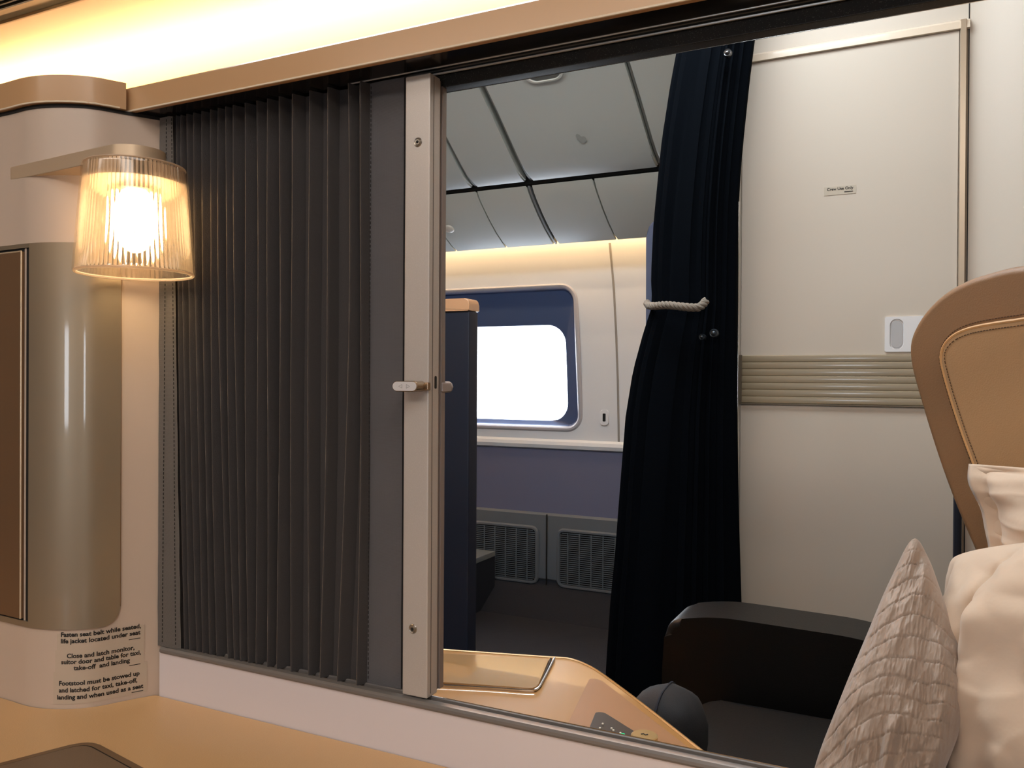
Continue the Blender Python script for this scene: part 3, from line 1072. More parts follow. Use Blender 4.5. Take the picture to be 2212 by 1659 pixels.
# ---------------------------------------------------------------- pillows
def pillow(name, c00, c10, c11, c01, thick, n=64, pinch=.06, wr=.004, wscale=9.0, seed=0.0, flange=0.0, ridge=None, quilt=None, asym=(1, .7), rc=.015):
    """four corners (u,v); +side = first asym"""
    C = [Vector(c) for c in (c00, c10, c11, c01)]
    nrm = (C[1]-C[0]).cross(C[3]-C[0]).normalized()
    if nrm.dot(CAM-C[0]) < 0: nrm = -nrm
    bm = bmesh.new()
    uvl = bm.loops.layers.uv.new('UVMap')
    sides = []
    for sg, am in ((1, asym[0]), (-1, asym[1])):
        g = []
        for j in range(n+1):
            v = j/n
            row = []
            for i in range(n+1):
                u = i/n
                a, b = 2*u-1, 2*v-1
                a2 = a*(1-pinch*(1-b*b)); b2 = b*(1-pinch*(1-a*a))
                cr = 1-rc*(abs(a)*abs(b))**5
                a2 *= cr; b2 *= cr
                uu, vv = (a2+1)/2, (b2+1)/2
                p = C[0]*(1-uu)*(1-vv)+C[1]*uu*(1-vv)+C[2]*uu*vv+C[3]*(1-uu)*vv
                k = 1-flange
                fa = max(0, 1-(abs(a)/k)**2.6); fb = max(0, 1-(abs(b)/k)**2.6)
                h = thick*am*(fa**.55)*(fb**.55)
                e = min(1-abs(a), 1-abs(b))
                w = 0
                q = Vector((a*wscale*.35+seed, b*wscale*.35, seed*1.7))
                mid_ = noise.noise(q*.7)*wr*1.5
                w = noise.noise(q*1.3+Vector((0, 0, sg*3)))*wr*1.2
                w -= abs(noise.noise(q*.9+Vector((7, 3, sg))))*wr*1.5
                if ridge:
                    w += ridge(a, b)
                if quilt: w += quilt(a, b)
                f = min(1, e*5)
                if i in (0, n) or j in (0, n):
                    pos = p+nrm*mid_
                else:
                    pos = p+nrm*(mid_+sg*(h+w*f+.0012))
                row.append(pos)
            g.append(row)
        sides.append(g)
    vs = [[None]*(n+1) for _ in range(n+1)]
    for j in range(n+1):
        for i in range(n+1): vs[j][i] = bm.verts.new(sides[0][j][i])
    vb = [[None]*(n+1) for _ in range(n+1)]
    for j in range(n+1):
        for i in range(n+1):
            vb[j][i] = vs[j][i] if (i in (0, n) or j in (0, n)) else bm.verts.new(sides[1][j][i])
    for g, fl_ in ((vs, False), (vb, True)):
        for j in range(n):
            for i in range(n):
                q = [g[j][i], g[j][i+1], g[j+1][i+1], g[j+1][i]]
                try: f = bm.faces.new(q[::-1] if fl_ else q)
                except ValueError: continue
                for lp in f.loops:
                    for jj, ii in ((j, i), (j, i+1), (j+1, i+1), (j+1, i)):
                        if g[jj][ii] is lp.vert: lp[uvl].uv = (ii/n, jj/n)
    return bm


def dn(px, py, d): return PD(px, py, d)


# white pillow leaning on the headrest
def rp(a, b):
    s = math.atan2(b-1.3, a+1.2)
    return .004*math.sin(11*s+2)*max(0, 1-abs(a+.4))
root = empty('white_pillow', tuple(dn(2260, 1150, 1.0)), 'white pillow propped against the tan winged headrest', 'pillow')
bm = pillow('p', PN(2128, 1215, O3+N3*.075, N3), PN(2128, 1215, O3+N3*.075, N3)+H3*.46, PN(2084, 1000, O3+N3*.075, N3)+H3*.47+UZ*.02, PN(2084, 1000, O3+N3*.075, N3), .050, 72, .03, .006, 7, 3.3, flange=.12, ridge=rp)
fin('pillowcase', bm, M_WHITE, root, angle=180)
# big lower white pillow
root = empty('lower_white_pillow', tuple(dn(2250, 1560, .95)), 'crumpled white pillow below, behind the quilted cushion', 'pillow')


def rp2(a, b):
    s = a*.75-b*.65+.25*math.sin(b*2.2)
    return .026*(abs(math.sin(s*4.2+.6+.5*a))**.45-.6)*(1-a*a)*(1-b*b)*1.2 + .008*abs(noise.noise(Vector((a*2.2+b, b*3.5, 4))))
bm = pillow('p', dn(2020, 1800, .93), dn(2460, 1760, .72), dn(2420, 1140, .80), dn(2068, 1205, 1.02), .070, 90, .0, .012, 5, 8.1, ridge=rp2)
fin('pillowcase', bm, M_WHITE, root, angle=180)


# quilted cushion
def quilt(a, b):
    # stitched rows across, crinkle between
    rw = (.84*b-.54*a+.03*math.sin(a*4)+.02*math.sin(b*7))*7
    ac = (.54*b+.84*a)
    d = abs((rw % 1)-.5)*2
    q = -.0026*max(0, (d-.88)/.12)
    q += .0017*noise.noise(Vector((ac*26+1.2*math.floor(rw+.0), rw*1.0, 2.2))) + .0012*noise.noise(Vector((ac*60, rw*3, 5.2))) + .0045*noise.noise(Vector((ac*2.2, rw*.5, 9)))
    low = max(0, min(1, (-rw*.25+.35)))
    q += .013*low*max(0, noise.noise(Vector((ac*5.5, rw*.45, 8.3)))) - .007*low*abs(noise.noise(Vector((ac*4, rw*.5, 1.3))))
    return q


root = empty('quilted_cushion', tuple(dn(1930, 1700, .9)), 'silvery quilted cushion standing on its corner, before white pillow', 'cushion')
M_QUILT = mat('quilted_satin', (156, 136, 120), .55, sheen=.3, bump=(120, .25, .002))
bm = pillow('p', dn(1730, 1725, .86), dn(1960, 1850, .80), dn(2102, 1500, .87), dn(1977, 1132, .98), .050, 170, -.035, .0035, 12, 5.5, quilt=quilt, asym=(1, 1.0), rc=.085)
fin('cover', bm, M_QUILT, root, angle=180)

# ================================================================== OUR SIDE
# ---- curved bulkhead unit at left
plan_px = [(0, 1505), (30, 1516), (60, 1524), (100, 1530), (150, 1531), (200, 1527), (260, 1515), (310, 1505), (345, 1499)]
plan = [PZ(x, y, ZC) for x, y in plan_px]
plan = [Vector((p.x, p.y)) for p in plan]
plan[0].y = .5268; plan[1].y = .5262
plan = [Vector((-1.35, .528)), Vector((-1.1, .5275)), Vector((-.95, .527))]+plan
plan[-1] = Vector((-.7045, .612))
PC = smooth_curve(plan, 8)
cum = [0.0]
for a, b in zip(PC, PC[1:]): cum.append(cum[-1]+(b-a).length)


def on_plan(s, off=0.0):
    s = max(0, min(cum[-1], s))
    for i in range(len(PC)-1):
        if s <= cum[i+1] or i == len(PC)-2:
            t = (s-cum[i])/(cum[i+1]-cum[i]) if cum[i+1] > cum[i] else 0
            p = PC[i].lerp(PC[i+1], t)
            d0 = (PC[min(i+1, len(PC)-1)]-PC[max(i-1, 0)]).normalized() if i else (PC[1]-PC[0]).normalized()
            d1_ = (PC[min(i+2, len(PC)-1)]-PC[i]).normalized()
            d = d0.lerp(d1_, t).normalized()
            nn = Vector((d.y, -d.x))
            return p+nn*off
    return PC[-1]


def s_of(px, py=1000):
    """arc position where the view through pixel column px meets the curved face"""
    d = ray(px, py)
    best = None
    for i in range(len(PC)-1):
        a, b = PC[i], PC[i+1]
        f1 = a.x*d.y-a.y*d.x; f2 = b.x*d.y-b.y*d.x
        if f1*f2 <= 0:
            t = f1/(f1-f2) if f1 != f2 else 0
            best = cum[i]+t*(cum[i+1]-cum[i])
    return best


def z_of(px, py):
    s = s_of(px, py); p = on_plan(s); d = ray(px, py)
    t = math.hypot(p.x, p.y)/math.hypot(d.x, d.y)
    return CAM.z+d.z*t


def skin(bm, s0, s1, z0_, z1_, o0, o1, ns=60, rcorner=0.0, zfun=None):
    """curved plate between arc positions, from offset o0 (back) to o1 (front); optional rounded lower right corner"""
    cols = []
    for i in range(ns+1):
        s = s0+(s1-s0)*i/ns
        zl = z0_
        if rcorner > 0 and s > s1-rcorner:
            x = s-(s1-rcorner); zl = z0_+rcorner-math.sqrt(max(0, rcorner**2-x**2))
        cols.append([bm.verts.new((*on_plan(s, o), z)) for o, z in ((o0, zl), (o1, zl), (o1, z1_), (o0, z1_))])
    for a, b in zip(cols, cols[1:]):
        for k in range(4):
            bm.faces.new((a[k], b[k], b[(k+1) % 4], a[(k+1) % 4]))
    bm.faces.new(cols[0]); bm.faces.new(cols[-1][::-1])


root = empty('suite_bulkhead', (-.95, .65, 0), 'curved cream bulkhead with bronze panel, left of the charcoal curtain', 'bulkhead')
bm = bmesh.new()
body = [tuple(p) for p in PC]+[(-.700, .70), (-1.35, .70)]
extr(bm, body, 0, ZT-.002, 'Z')
fin('body', bm, M_CREAM, root, angle=40)
# dark shadow gap and cap moulding
bm = bmesh.new()
skin(bm, 0, cum[-1]-.0, ZT-.0035, ZT-.0005, -.004, .0012, 80)
fin('gap_strip', bm, M_DARK, root)
bm = bmesh.new()
sc_ = s_of(256, 250)
skin(bm, 0, sc_+.006, ZT, ZT+.0265, -.03, .006, 80)
cap = fin('cap_moulding', bm, M_CREAM2, root)
bm = bmesh.new()
tube(bm, [(*on_plan(sc_*k/60, .0055), ZT+.0008) for k in range(61)], .0010, 6)
fin('cap_highlight', bm, mat('cap_edge_highlight', (230, 214, 190), .2, coat=.6), cap)  # paler bead paints the highlight along the cap's lower edge
# bronze panel
s_r = s_of(260, 900)
zb0 = z_of(150, 1359); zb1 = z_of(110, 524)
bm = bmesh.new()
sg = s_of(66, 900)
skin(bm, sg, s_r, zb0, zb1, -.001, .0022, 60, rcorner=.018)
skin(bm, s_r-.64, sg+.0002, zb0, z_of(30, 1334), -.001, .0022, 30)
skin(bm, s_r-.64, sg+.0002, z_of(40, 538), zb1, -.001, .0022, 30)
br = fin('bronze_panel', bm, M_BRONZE, root, label='satin bronze metallic panel wrapped round the curve')
bm = bmesh.new()
skin(bm, s_r, s_r+.0006, zb0+.018, zb1, -.001, .0016, 2)
fin('panel_gap', bm, mat('brown_gap', (120, 88, 56), .7), br)
# monitor door in its recess
bm = bmesh.new()
skin(bm, s_r-.62, sg-.0001, z_of(30, 1334), z_of(40, 538), -.001, .0004, 30)
fin('recess', bm, M_DARK, root)
sd = s_of(52, 900)
bm = bmesh.new()
skin(bm, s_r-.60, sd, z_of(30, 1334)+.002, z_of(40, 538)-.0035, -.001, .0035, 30)
md = fin('monitor_door', bm, M_BRONZE2, root, label='dark bronze stowed monitor door')
bm = bmesh.new()
zz = [z_of(30, 1334)+.002, z_of(40, 538)-.0035]
tube(bm, [(*on_plan(sd, .0032), zz[0]), (*on_plan(sd, .0032), zz[1])], .0009, 6)
tube(bm, [(*on_plan(sd-.3*k/10, .0032), zz[1]) for k in range(11)], .0009, 6)
fin('door_edge', bm, M_SILVER, md)
# text placards
def wrap_text(name, s, size, px, py, parent, off=.0012, bold=.0002, sx=1.0):
    """line of text whose lower left corner stands where pixel (px,py) meets the curved face"""
    s0 = s_of(px, py); z0_ = z_of(px, py)
    me = text_mesh(s, size, 'LEFT', bold)
    bm = bmesh.new(); bm.from_mesh(me); bpy.data.meshes.remove(me)
    bmesh.ops.subdivide_edges(bm, edges=[e for e in bm.edges if abs(e.verts[0].co.x-e.verts[1].co.x) > .003], cuts=1)
    for v in bm.verts:
        q = on_plan(s0+v.co.x*sx, off)
        v.co = Vector((q.x, q.y, z0_+v.co.y))
    return bm


def width_of(s, size):
    me = text_mesh(s, size, 'LEFT', .0001); w = max(v.co.x for v in me.vertices); bpy.data.meshes.remove(me); return w


plac = [
    ('small clear placard, topmost, about the seat belt and life jacket', (124, 1368, 312, 1404), [('Fasten seat belt while seated,', 132, 304, 1375, 1362), ('life jacket located under seat', 132, 303, 1389, 1377)], [(278, 1381, 303)]),
    ('small clear placard, middle one, about monitor, door and table', (120, 1404, 311, 1448), [('Close and latch monitor,', 145, 290, 1421, 1407), ('suitor door and table for taxi,', 133, 304, 1434, 1420), ('take-off  and landing', 160, 280, 1447, 1434)], [(279, 1437, 303)]),
    ('small clear placard, lowest, about stowing the footstool', (116, 1452, 318, 1515), [('Footstool must be stowed up', 128, 301, 1480, 1463), ('and latched for taxi, take-off,', 128, 296, 1495, 1477), ('landing and when used as a seat', 124, 309, 1510, 1491)], [(284, 1495, 309)]),
]
for lab, (xa, ya, xb_, yb_), lines, unders in plac:
    bm = bmesh.new()
    sa, sb = s_of(xa, ya), s_of(xb_, ya)
    zt_, zb_ = z_of(xa+20, ya+1), z_of(xa+20, yb_+6)
    skin(bm, sa, sb, zb_, zt_, -.0001, .0006, 24)
    pl = fin('placard', bm, M_LABEL, root, label=lab)
    bmt = None
    for (t, x0_, x1_, yl_, yr_) in lines:
        s0, s1_ = s_of(x0_, yl_), s_of(x1_, yr_)
        size = .0062
        wd_ = width_of(t, size)
        b2 = wrap_text('t', t, size, x0_, yl_, pl, sx=(s1_-s0)/wd_, off=.0009)
        me = bpy.data.meshes.new('t'); b2.to_mesh(me); b2.free()
        if bmt is None: bmt = bmesh.new()
        bmt.from_mesh(me); bpy.data.meshes.remove(me)
    fin('lettering', bmt, M_TEXT, pl, smooth=False)
    bm = bmesh.new()
    for (x0_, y_, x1_) in unders:
        sa_, sb_ = s_of(x0_, y_), s_of(x1_, y_)
        z_ = z_of(x0_, y_)
        skin(bm, sa_, sb_, z_-.0006, z_, .0003, .0009, 6)
    fin('underline', bm, M_TEXT, pl)

# ---- divider between the suites
root = empty('suite_divider', (-.1, .63, 0), 'cream suite divider with a grey sill rail and black header', 'partition')
fin('lower_panel', mk(extr, [(YP-.002, 0), (YP-.002, ZS-.0068), (YP+.0009, ZS-.0068), (YP+.0009, ZS-.0165), (YP+.028, ZS-.0165), (YP+.028, 0)], -.7035, XEND), M_LOWER, root)
bm = bmesh.new()
prof = [(YP+.001, ZS-.0070), (YP-.0035, ZS-.0068), (YP-.0048, ZS-.0048), (YP-.0046, ZS-.0026), (YP-.003, ZS-.0008), (YP+.0008, ZS),
        (YP+.0030, ZS-.0004), (YP+.0034, ZS-.004), (YP+.0078, ZS-.004), (YP+.0082, ZS-.0002), (YP+.0094, ZS+.0004), (YP+.0118, ZS-.0002), (YP+.0122, ZS-.012), (YP+.0285, ZS-.012), (YP+.0285, ZS-.016), (YP+.001, ZS-.016)]
extr(bm, prof, -.7005, XEND)
sill = fin('sill_rail', bm, M_RAIL, root)
bm = bmesh.new()
box(bm, -.70, XEND, YP+.0036, YP+.0076, ZS-.0039, ZS-.0034)
fin('track_groove', bm, M_DARK, sill)
bm = bmesh.new()
tube(bm, [(-.37, YP+.0100, ZS+.0004), (XEND, YP+.0100, ZS+.0004)], .0006, 6)
fin('track_edge', bm, M_CHROME, sill)
# header: fascia, soffit, beam, rails
sc2 = PZ(256, 246, ZT).x
bm = bmesh.new()
prof = [(YF, ZT), (YF, ZT+.0225), (YF+.004, ZT+.0255), (YF+.012, ZT+.0285), (YF+.035, ZT+.029), (YF+.06, ZT+.020), (YF+.06, ZT+.003), (YF+.003, ZT)]
extr(bm, prof, sc2, XEND)
fs = fin('header_fascia', bm, M_CREAM2, root, label='tan cream fascia along the header')
bm = bmesh.new()
tube(bm, [(sc2, YF+.0006, ZT+.0006), (XEND, YF+.0006, ZT+.0006)], .0011, 6)
fin('fascia_highlight', bm, mat('cap_edge_highlight', (230, 214, 190), .2, coat=.6), fs)  # same painted highlight, carried along the fascia
bm = bmesh.new()
pts = [(sc2+.003, YF+.0012), (XEND, YF+.0012), (XEND, YP+.0206), (-.695, YP+.0206), (-.695, .622), (-.7165, .622), (-.7185, .60)]
slab(bm, pts, Vector((0, 0, ZT+.0028)), UX, UY, UZ, .0026)
fin('soffit', bm, M_SOFFIT, root, smooth=False)
zbm = PY(957, 202, .640).z
bm = bmesh.new()
box(bm, -.70, XEND, YP+.0205, .640, zbm, ZT+.0028, .0008)
fin('header_beam', bm, M_BLACK, root)
bm = bmesh.new()
for y, z, r_ in ((YP+.0065, ZT+.0002, .0008), (YP+.0172, ZT-.001, .0010)):
    tube(bm, [(-.47, y, z), (XEND, y, z)], r_, 6)
fin('header_track', bm, mat('track_line', (176, 174, 170), .3, metal=.3), root)
bm = bmesh.new()
tube(bm, [(-.40, .640, zbm+.0004), (XEND, .640, zbm+.0004)], .0006, 6)
fin('beam_edge', bm, M_CHROME, root)

# ---- concertina curtain with end post
root = empty('concertina_curtain', (-.55, .62, ZS), 'charcoal pleated concertina curtain with a silver end post', 'curtain')
ZB, ZU = ZS+.0005, ZT-.0015
xe = PY(872, 800, .618).x
bm = bmesh.new()
x0c = PY(372, 800, .62).x
box(bm, -.698, xe+.001, .6185, .6200, ZB-.001, ZU)
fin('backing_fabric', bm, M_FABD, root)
# flat leading panel beside the post
xp0 = PY(795, 800, .6165).x
bm = bmesh.new()
NZ = 40
L_ = []
for j in range(NZ+1):
    z = ZB+(ZU-ZB)*j/NZ
    L_.append([bm.verts.new((xp0+(xe-xp0)*i/8+(.0012*math.sin(z*9) if i == 0 else 0), .6165-.0012*math.sin(math.pi*i/8)+.0006*noise.noise(Vector((i*.4, z*8, 0))), z)) for i in range(9)])
for a, b in zip(L_, L_[1:]):
    for i in range(8): bm.faces.new((a[i], a[i+1], b[i+1], b[i]))
bmesh.ops.solidify(bm, geom=bm.faces[:], thickness=-.0012)
lp = fin('leading_panel', bm, M_FAB, root, label='flat grey woven strip beside the post')
# hem strip at the left
bm = bmesh.new()
L_ = []
for j in range(NZ+1):
    v = j/NZ
    z = ZB-.0006+(ZU-ZB)*v
    xa = PY(334+11*v, 1390-1125*v, .6035).x; xb2 = PY(387-17*v, 1390-1125*v, .6035).x
    L_.append([bm.verts.new((max(xa, -.7055)+(xb2-max(xa, -.7055))*i/5, .6035+.0008*noise.noise(Vector((i*.5, z*30, 4)))+(.002 if i == 5 else 0), z)) for i in range(6)])
for a, b in zip(L_, L_[1:]):
    for i in range(5): bm.faces.new((a[i], a[i+1], b[i+1], b[i]))
bmesh.ops.solidify(bm, geom=bm.faces[:], thickness=-.0016)
hm = fin('hem_strip', bm, M_FABL, root, label='lighter grey stitched hem at the wall')


def stitches(bm, fx, y, z0_, z1_, step=.0042, r_=.00035):
    z = z0_
    while z < z1_:
        tube(bm, [(fx(z), y, z), (fx(z+step*.6), y, z+step*.6)], r_, 4)
        z += step


bm = bmesh.new()
for off in (13, 42):
    stitches(bm, lambda z, off=off: PY(340+off+(z-ZB)/(ZU-ZB)*(5 if off < 20 else -13), 800, .6030).x, .6027, ZB+.004, ZU-.004)
fin('stitching', bm, M_STITCH, hm)
bm = bmesh.new()
stitches(bm, lambda z: xp0+.003, .6148, ZB+.004, ZU-.004)
fin('stitching', bm, M_STITCH, lp)
# pleats
mid = [372, 385, 398, 412, 427, 444, 462, 480, 498, 512, 528, 556, 577, 604, 630, 667, 704, 752, 778]
top = [372, 383, 396, 411, 429, 447, 466, 484, 503, 529, 554, 577, 604, 631, 667, 709, 754, 780]
mdl = [378, 392, 402, 414, 427, 444, 463, 487, 503, 520, 529, 557, 580, 604, 629, 666, 703, 750, 778]
top = [371, 380, 391, 403, 418, 435, 454, 471, 487, 503, 529, 554, 577, 604, 631, 668, 709, 753, 778]
mid = [376, 387, 397, 411, 425, 441, 457, 475, 492, 509, 530, 557, 578, 604, 629, 666, 705, 751, 779]
bot = [385, 401, 420, 441, 452, 466, 493, 504, 518, 535, 550, 577, 597, 627, 665, 693, 729, 773]
bot = [385, 401, 419, 434, 447, 466, 492, 504, 518, 533, 549, 577, 598, 627, 664, 690, 727, 771]
bot = [383, 397, 410, 424, 438, 452, 467, 493, 505, 519, 535, 551, 577, 598, 627, 665, 692, 728, 771]
YT = .6065
for k in range(19):
    bm = bmesh.new()
    nz = 60
    secs = []
    ph = random.random()*6
    for j in range(nz+1):
        v = j/nz          # 0 top .. 1 bottom
        z = ZU+(ZB-ZU)*v - (.0012 if v > .99 else 0)
        # quadratic through top, mid, bottom pixel columns
        px = top[k]*(1-v)*(1-2*v) + 4*mid[k]*v*(1-v) - bot[k]*v*(1-2*v)
        X = PY(px, 190+1300*v, YT).x + .0006*math.sin(ph+v*7)
        lean = .0015*math.sin(ph+v*3)
        w = .0015+.0003*noise.noise(Vector((k, v*20, 1)))
        yb = .6192
        sec = [(X+lean+.0035-w, yb), (X-w*.9, YT+.0025), (X-w*.6, YT+.0006), (X, YT), (X+w*.7, YT+.0006), (X+w*1.0, YT+.0025), (X+lean+.0035+w*1.2, yb)]
        secs.append([bm.verts.new((x, y, z)) for x, y in sec])
    for a, b in zip(secs, secs[1:]):
        for i in range(6):
            f_ = bm.faces.new((a[i], b[i], b[i+1], a[i+1]))
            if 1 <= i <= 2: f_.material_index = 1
        bm.faces.new((a[6], b[6], b[0], a[0]))
    bm.faces.new(secs[0]); bm.faces.new(secs[-1][::-1])
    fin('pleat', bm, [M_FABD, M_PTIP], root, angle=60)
# end post
xpa = PY(872, 800, YP).x; xpa = -.4055; xpb = -.3800
bm = bmesh.new()
box(bm, xpa, xpb, YP-.0005, YP+.0165, ZS+.001, ZT-.006, .0012, 3)
post = fin('end_post', bm, M_POST, root, label='silver painted metal end post')
bm = bmesh.new()
box(bm, xpa+.004, xpb-.0012, YP+.0165, YP+.0195, ZS+.003, ZT-.007, .0005)
box(bm, xpa+.003, xpb+.0005, YP+.0198, YP+.0265, ZS+.003, zbm+.001, .0008)
fin('seal_strip', bm, mat('post_side_taupe', (132, 122, 118), .4, metal=.3), post)
bm = bmesh.new()
box(bm, xpb-.0005, xpb+.0002, YP+.0050, YP+.0058, ZS+.004, ZT-.008)
fin('groove', bm, mat('post_groove', (84, 76, 70), .5), post)
for px, py in ((902, 307), (891, 1359)):
    c = PY(px, py, YP-.001)
    bm = bmesh.new()
    lathe(bm, [(.0042, .0015), (.0042, .0004), (.0036, -.0003), (.0026, .0001), (.0022, -.0006), (.0014, -.0006), (.0012, .0006), (.0002, .0006)], c, 'Y', 28)
    sc = fin('screw', bm, mat('screw_steel', (150, 142, 132), .3, metal=.8), post)
    bm = bmesh.new()
    lathe(bm, [(.0011, .0004), (.0011, -.00075), (.0002, -.0008)], c, 'Y', 16)
    fin('screw_socket', bm, M_DARK, post)
# latch handle on this side: pill block with two arrow marks
yh = .589
pa = PY(847, 835, yh).x; pb = PY(902, 835, yh).x
zh1 = PY(875, 823, yh).z; zh0 = PY(875, 846, yh).z
bm = bmesh.new()
pill = rrect(pa, pb, zh0, zh1, (zh1-zh0)/2*.98, 8)
slab(bm, pill, Vector((0, yh, 0)), UX, UZ, Vector((0, -1, 0)), YP-yh-.0035, .0007, 2)
hd = fin('slide_handle', bm, mat('handle_bronze', (150, 128, 104), .25, metal=.8), root, label='pill shaped sliding handle with two arrows')
bm = bmesh.new()
slab(bm, [((x-(pa+pb)/2)*.93+(pa+pb)/2, (z-(zh0+zh1)/2)*.86+(zh0+zh1)/2) for x, z in pill], Vector((0, yh-.0008, 0)), UX, UZ, Vector((0, -1, 0)), .0012, .0003, 2)
fin('face_plate', bm, mat('handle_face', (214, 212, 214), .35, metal=.3), hd)
bm = bmesh.new()
cm = (pa+pb)/2; zm = (zh0+zh1)/2
for sg_ in (-1, 1):
    tri = [Vector((cm+sg_*.0022, yh-.0009, zm+.0016)), Vector((cm+sg_*.0022, yh-.0009, zm-.0016)), Vector((cm+sg_*.0056, yh-.0009, zm))]
    tube(bm, tri, .00015, 4, closed=True)
fin('arrow_mark', bm, mat('arrow_grey', (90, 88, 88), .5), hd)
bm = bmesh.new()
box(bm, pb-.006, pb+.0025, yh+.0125, YP+.0002, zh0+.001, zh1-.001, .001)
fin('handle_stem', bm, mat('handle_bronze', (150, 128, 104), .25, metal=.8), hd)
# its twin lever on the far face, seen past the post
cf = PY(957, 836, .645)
bm = bmesh.new()
hh = .0052
pl2 = rrect(-.394, cf.x+.0085, cf.z-hh, cf.z+hh, hh*.98, 8)
slab(bm, pl2, Vector((0, .640, 0)), UX, UZ, Vector((0, -1, 0)), .009, .0008)
box(bm, -.392, -.378, YP+.020, .641, cf.z-.004, cf.z+.004, .001)
fin('far_handle', bm, mat('handle_steel', (168, 160, 160), .3, metal=.6), root)
bm = bmesh.new()
zz_ = PY(943, 826, .62).z
slab(bm, rrect(.612+.003, .612+.0062, zz_-.0055, zz_+.0055, .0012, 3), Vector((xpb+.0004, 0, 0)), UY, UZ, UX, .0008)
fin('latch_slot', bm, M_DARK, post)

# ---- side table top
root = empty('side_table', (-.4, .3, 0), 'tan leather topped side table with a brown inset lid', 'table')
bm = bmesh.new()
top_poly = [(-1.34, .05), (.5, .05), (.5, YP-.003), (-.7065, YP-.003)]+[tuple(on_plan(cum[-1]-.012-(cum[-1]-.012)*k/60, .0012)) for k in range(0, 61)]
bm = bmesh.new()
slab(bm, top_poly, Vector((0, 0, ZC)), UX, UY, UZ, .03, .0006, 2)
fin('table_top', bm, M_TAN, root)
bm = bmesh.new()
box(bm, -1.3, .45, .09, .5, 0.001, ZC-.031)
fin('cabinet', bm, M_CREAM, root)
c0 = PZ(195, 1601, ZC); a0 = PZ(0, 1652, ZC); b0 = PZ(303, 1659, ZC)
da = (a0-c0).normalized(); db = (b0-c0).normalized()
qs = [c0, c0+da*.22, c0+da*.22+db*.30, c0+db*.30]


def quad_in(e):
    cc = c0+(da+db)*e*1.2
    q = [cc, cc+da*(.22-e), cc+da*(.22-e)+db*(.30-e), cc+db*(.30-e)]
    return [(p.x, p.y) for p in q]


bm = bmesh.new()
slab(bm, rpoly(quad_in(0), .018, 6), Vector((0, 0, ZC+.0016)), UX, UY, UZ, .0018, .0006)
fr = fin('lid_frame', bm, mat('lid_frame_bronze', (122, 98, 72), .4, metal=.3), root)
bm = bmesh.new()
slab(bm, rpoly(quad_in(.0052), .014, 6), Vector((0, 0, ZC+.0017)), UX, UY, UZ, .0006)
fin('lid_gap', bm, M_DARK, fr)
bm = bmesh.new()
slab(bm, rpoly(quad_in(.0068), .013, 6), Vector((0, 0, ZC+.0023)), UX, UY, UZ, .0012, .0004)
fin('inset_lid', bm, M_TRAY, root, label='brown leather inset lid')

# ---- wall lamp
LC = Vector((-.648, .527))
d = ray(292, 592)
t_ = .78/ (d.dot(_f))
LCp = CAM+d*t_
LC = Vector((LCp.x, LCp.y)); ZL0 = LCp.z
r0, r1, hgt = .0532, .0456, .1000
root = empty('wall_lamp', (LC.x, LC.y, ZL0), 'lit wall lamp with a ribbed clear shade on a champagne arm', 'lamp')
# arm
zA0 = ZL0+hgt+.0015; zA1 = zA0+.0135
rd = .0265
sA = s_of(11, 370); pA = on_plan(sA, .0005)
pB = on_plan(s_of(150, 370), -.001)
th = []
# front tangent direction from wall point to the disc
dv = (LC-pA); dist = dv.length; ang = math.atan2(dv.y, dv.x)
tan_a = ang - math.asin(rd/dist)
a_start = tan_a-math.pi/2
circ = []
for k in range(25):
    a = a_start+math.pi*1.12*k/24
    circ.append((LC.x+rd*math.cos(a), LC.y+rd*math.sin(a)))
arm = [(pA.x, pA.y+.001)]+circ+[(pB.x, pB.y+.002), (pA.x+.03, pA.y+.004)]
bm = bmesh.new()
slab(bm, arm, Vector((0, 0, zA1)), UX, UY, UZ, .0135, .0008, 2)
fin('arm', bm, M_SILVER, root, label='champagne metal arm')
# holder under the arm
bm = bmesh.new()
lathe(bm, [(.0005, .0014), (.020, .0014), (.020, -.003), (.0425, -.0035), (.0432, -.0165), (.0400, -.0172), (.016, -.0172), (.0145, -.022), (.0005, -.022)], (LC.x, LC.y, zA0), 'Z', 40)
fin('lamp_holder', bm, mat('lamp_holder_beige', (214, 190, 160), .4), root)
# shade: ribbed inside, smooth outside
def acrylic(name, ttr, trf, ttl, tdf, rough):
    mt = bpy.data.materials.new(name); mt.use_nodes = True
    nt = mt.node_tree; nt.nodes.clear()
    sh = []
    for typ, col, w in (('ShaderNodeBsdfTransparent', (.97, .93, .88), ttr), ('ShaderNodeBsdfRefraction', (1, .95, .88), trf),
                        ('ShaderNodeBsdfTranslucent', (.92, .78, .62), ttl), ('ShaderNodeBsdfDiffuse', (.78, .66, .54), tdf),
                        ('ShaderNodeBsdfGlossy', (1, 1, 1), .05)):
        n = nt.nodes.new(typ); n.inputs[0].default_value = (*col, 1)
        if 'Refraction' in typ: n.inputs['Roughness'].default_value = rough; n.inputs['IOR'].default_value = 1.35
        if 'Glossy' in typ: n.inputs['Roughness'].default_value = .08
        sh.append((n, w))
    cur, tot = sh[0]
    for n, w in sh[1:]:
        if w <= 0: continue
        m_ = nt.nodes.new('ShaderNodeMixShader'); m_.inputs[0].default_value = w/(tot+w)
        nt.links.new(cur.outputs[0], m_.inputs[1]); nt.links.new(n.outputs[0], m_.inputs[2])
        cur = m_; tot += w
    o_ = nt.nodes.new('ShaderNodeOutputMaterial'); nt.links.new(cur.outputs[0], o_.inputs[0])
    return mt


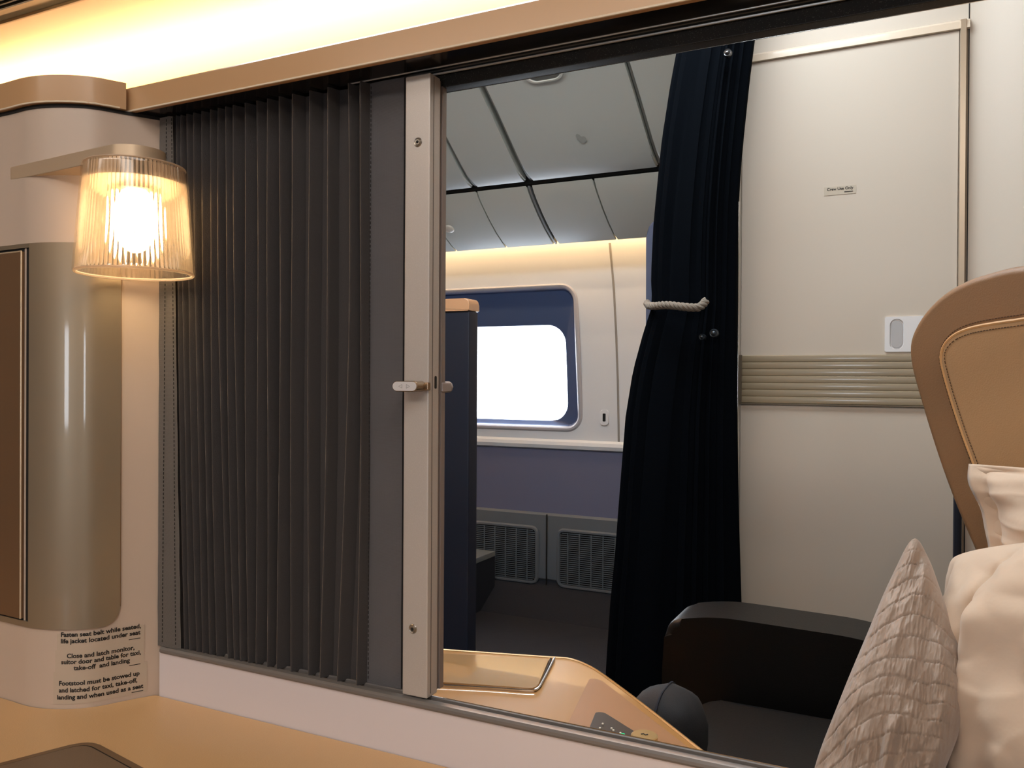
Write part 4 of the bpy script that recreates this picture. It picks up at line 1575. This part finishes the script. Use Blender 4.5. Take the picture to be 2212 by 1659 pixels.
mt = [acrylic('ribbed_acrylic_outside', .86, 0, .05, .04, .1), acrylic('ribbed_acrylic_ribs', .12, .66, .11, .07, .2)]
bm = bmesh.new()
NRB = 76; SUB = 6
seg = NRB*SUB
rows_o = []; rows_i = []
zsn = [0, .0015, .004, .03, .06, .085, hgt-.004, hgt-.0015, hgt]
for z in zsn:
    t = z/hgt; R_ = r0+(r1-r0)*t
    if z in (0, hgt): R_ -= .0006
    rows_o.append([bm.verts.new((LC.x+R_*math.cos(2*math.pi*k/seg), LC.y+R_*math.sin(2*math.pi*k/seg), ZL0+z)) for k in range(seg)])
for z in zsn:
    t = z/hgt
    row = []
    for k in range(seg):
        fl_ = .0023*abs(math.cos(math.pi*k/SUB))
        if z < .002: fl_ *= .3
        R_ = r0+(r1-r0)*t-.0018-fl_
        row.append(bm.verts.new((LC.x+R_*math.cos(2*math.pi*k/seg), LC.y+R_*math.sin(2*math.pi*k/seg), ZL0+z)))
    rows_i.append(row)
lo = rows_o[::-1]+rows_i
for ii, (p, q) in enumerate(zip(lo, lo[1:])):
    for k in range(seg):
        f_ = bm.faces.new((p[k], p[(k+1) % seg], q[(k+1) % seg], q[k]))
        f_.material_index = 0 if ii < len(rows_o) else 1
for k in range(seg):
    p, q = rows_i[-1], rows_o[-1]
    bm.faces.new((p[k], p[(k+1) % seg], q[(k+1) % seg], q[k]))
fin('lamp_shade', bm, mt, root, angle=30, label='clear ribbed shade, narrower at the top')
bm = bmesh.new()
for R__, z__ in ((r0-.0022, .0004), (r1-.002, hgt)):
    bm = bmesh.new()
    tube(bm, [(LC.x+R__*math.cos(2*math.pi*k/72), LC.y+R__*math.sin(2*math.pi*k/72), ZL0+z__) for k in range(72)], .0014 if z__ < .01 else .0009, 6, closed=True)
    fin('shade_rim', bm, acrylic('acrylic_rim', .35, 0, .25, .35, .1), root, label='clear polished rim of the shade')
# bulb
bm = bmesh.new()
bpz = zA0-.022
bmesh.ops.create_uvsphere(bm, u_segments=24, v_segments=16, radius=1, matrix=Matrix.Translation((LC.x, LC.y, bpz-.028)) @ Matrix.Diagonal((.020, .020, .032, 1)))
fin('bulb', bm, glow('warm_bulb', (1.0, .72, .40), 34), root)
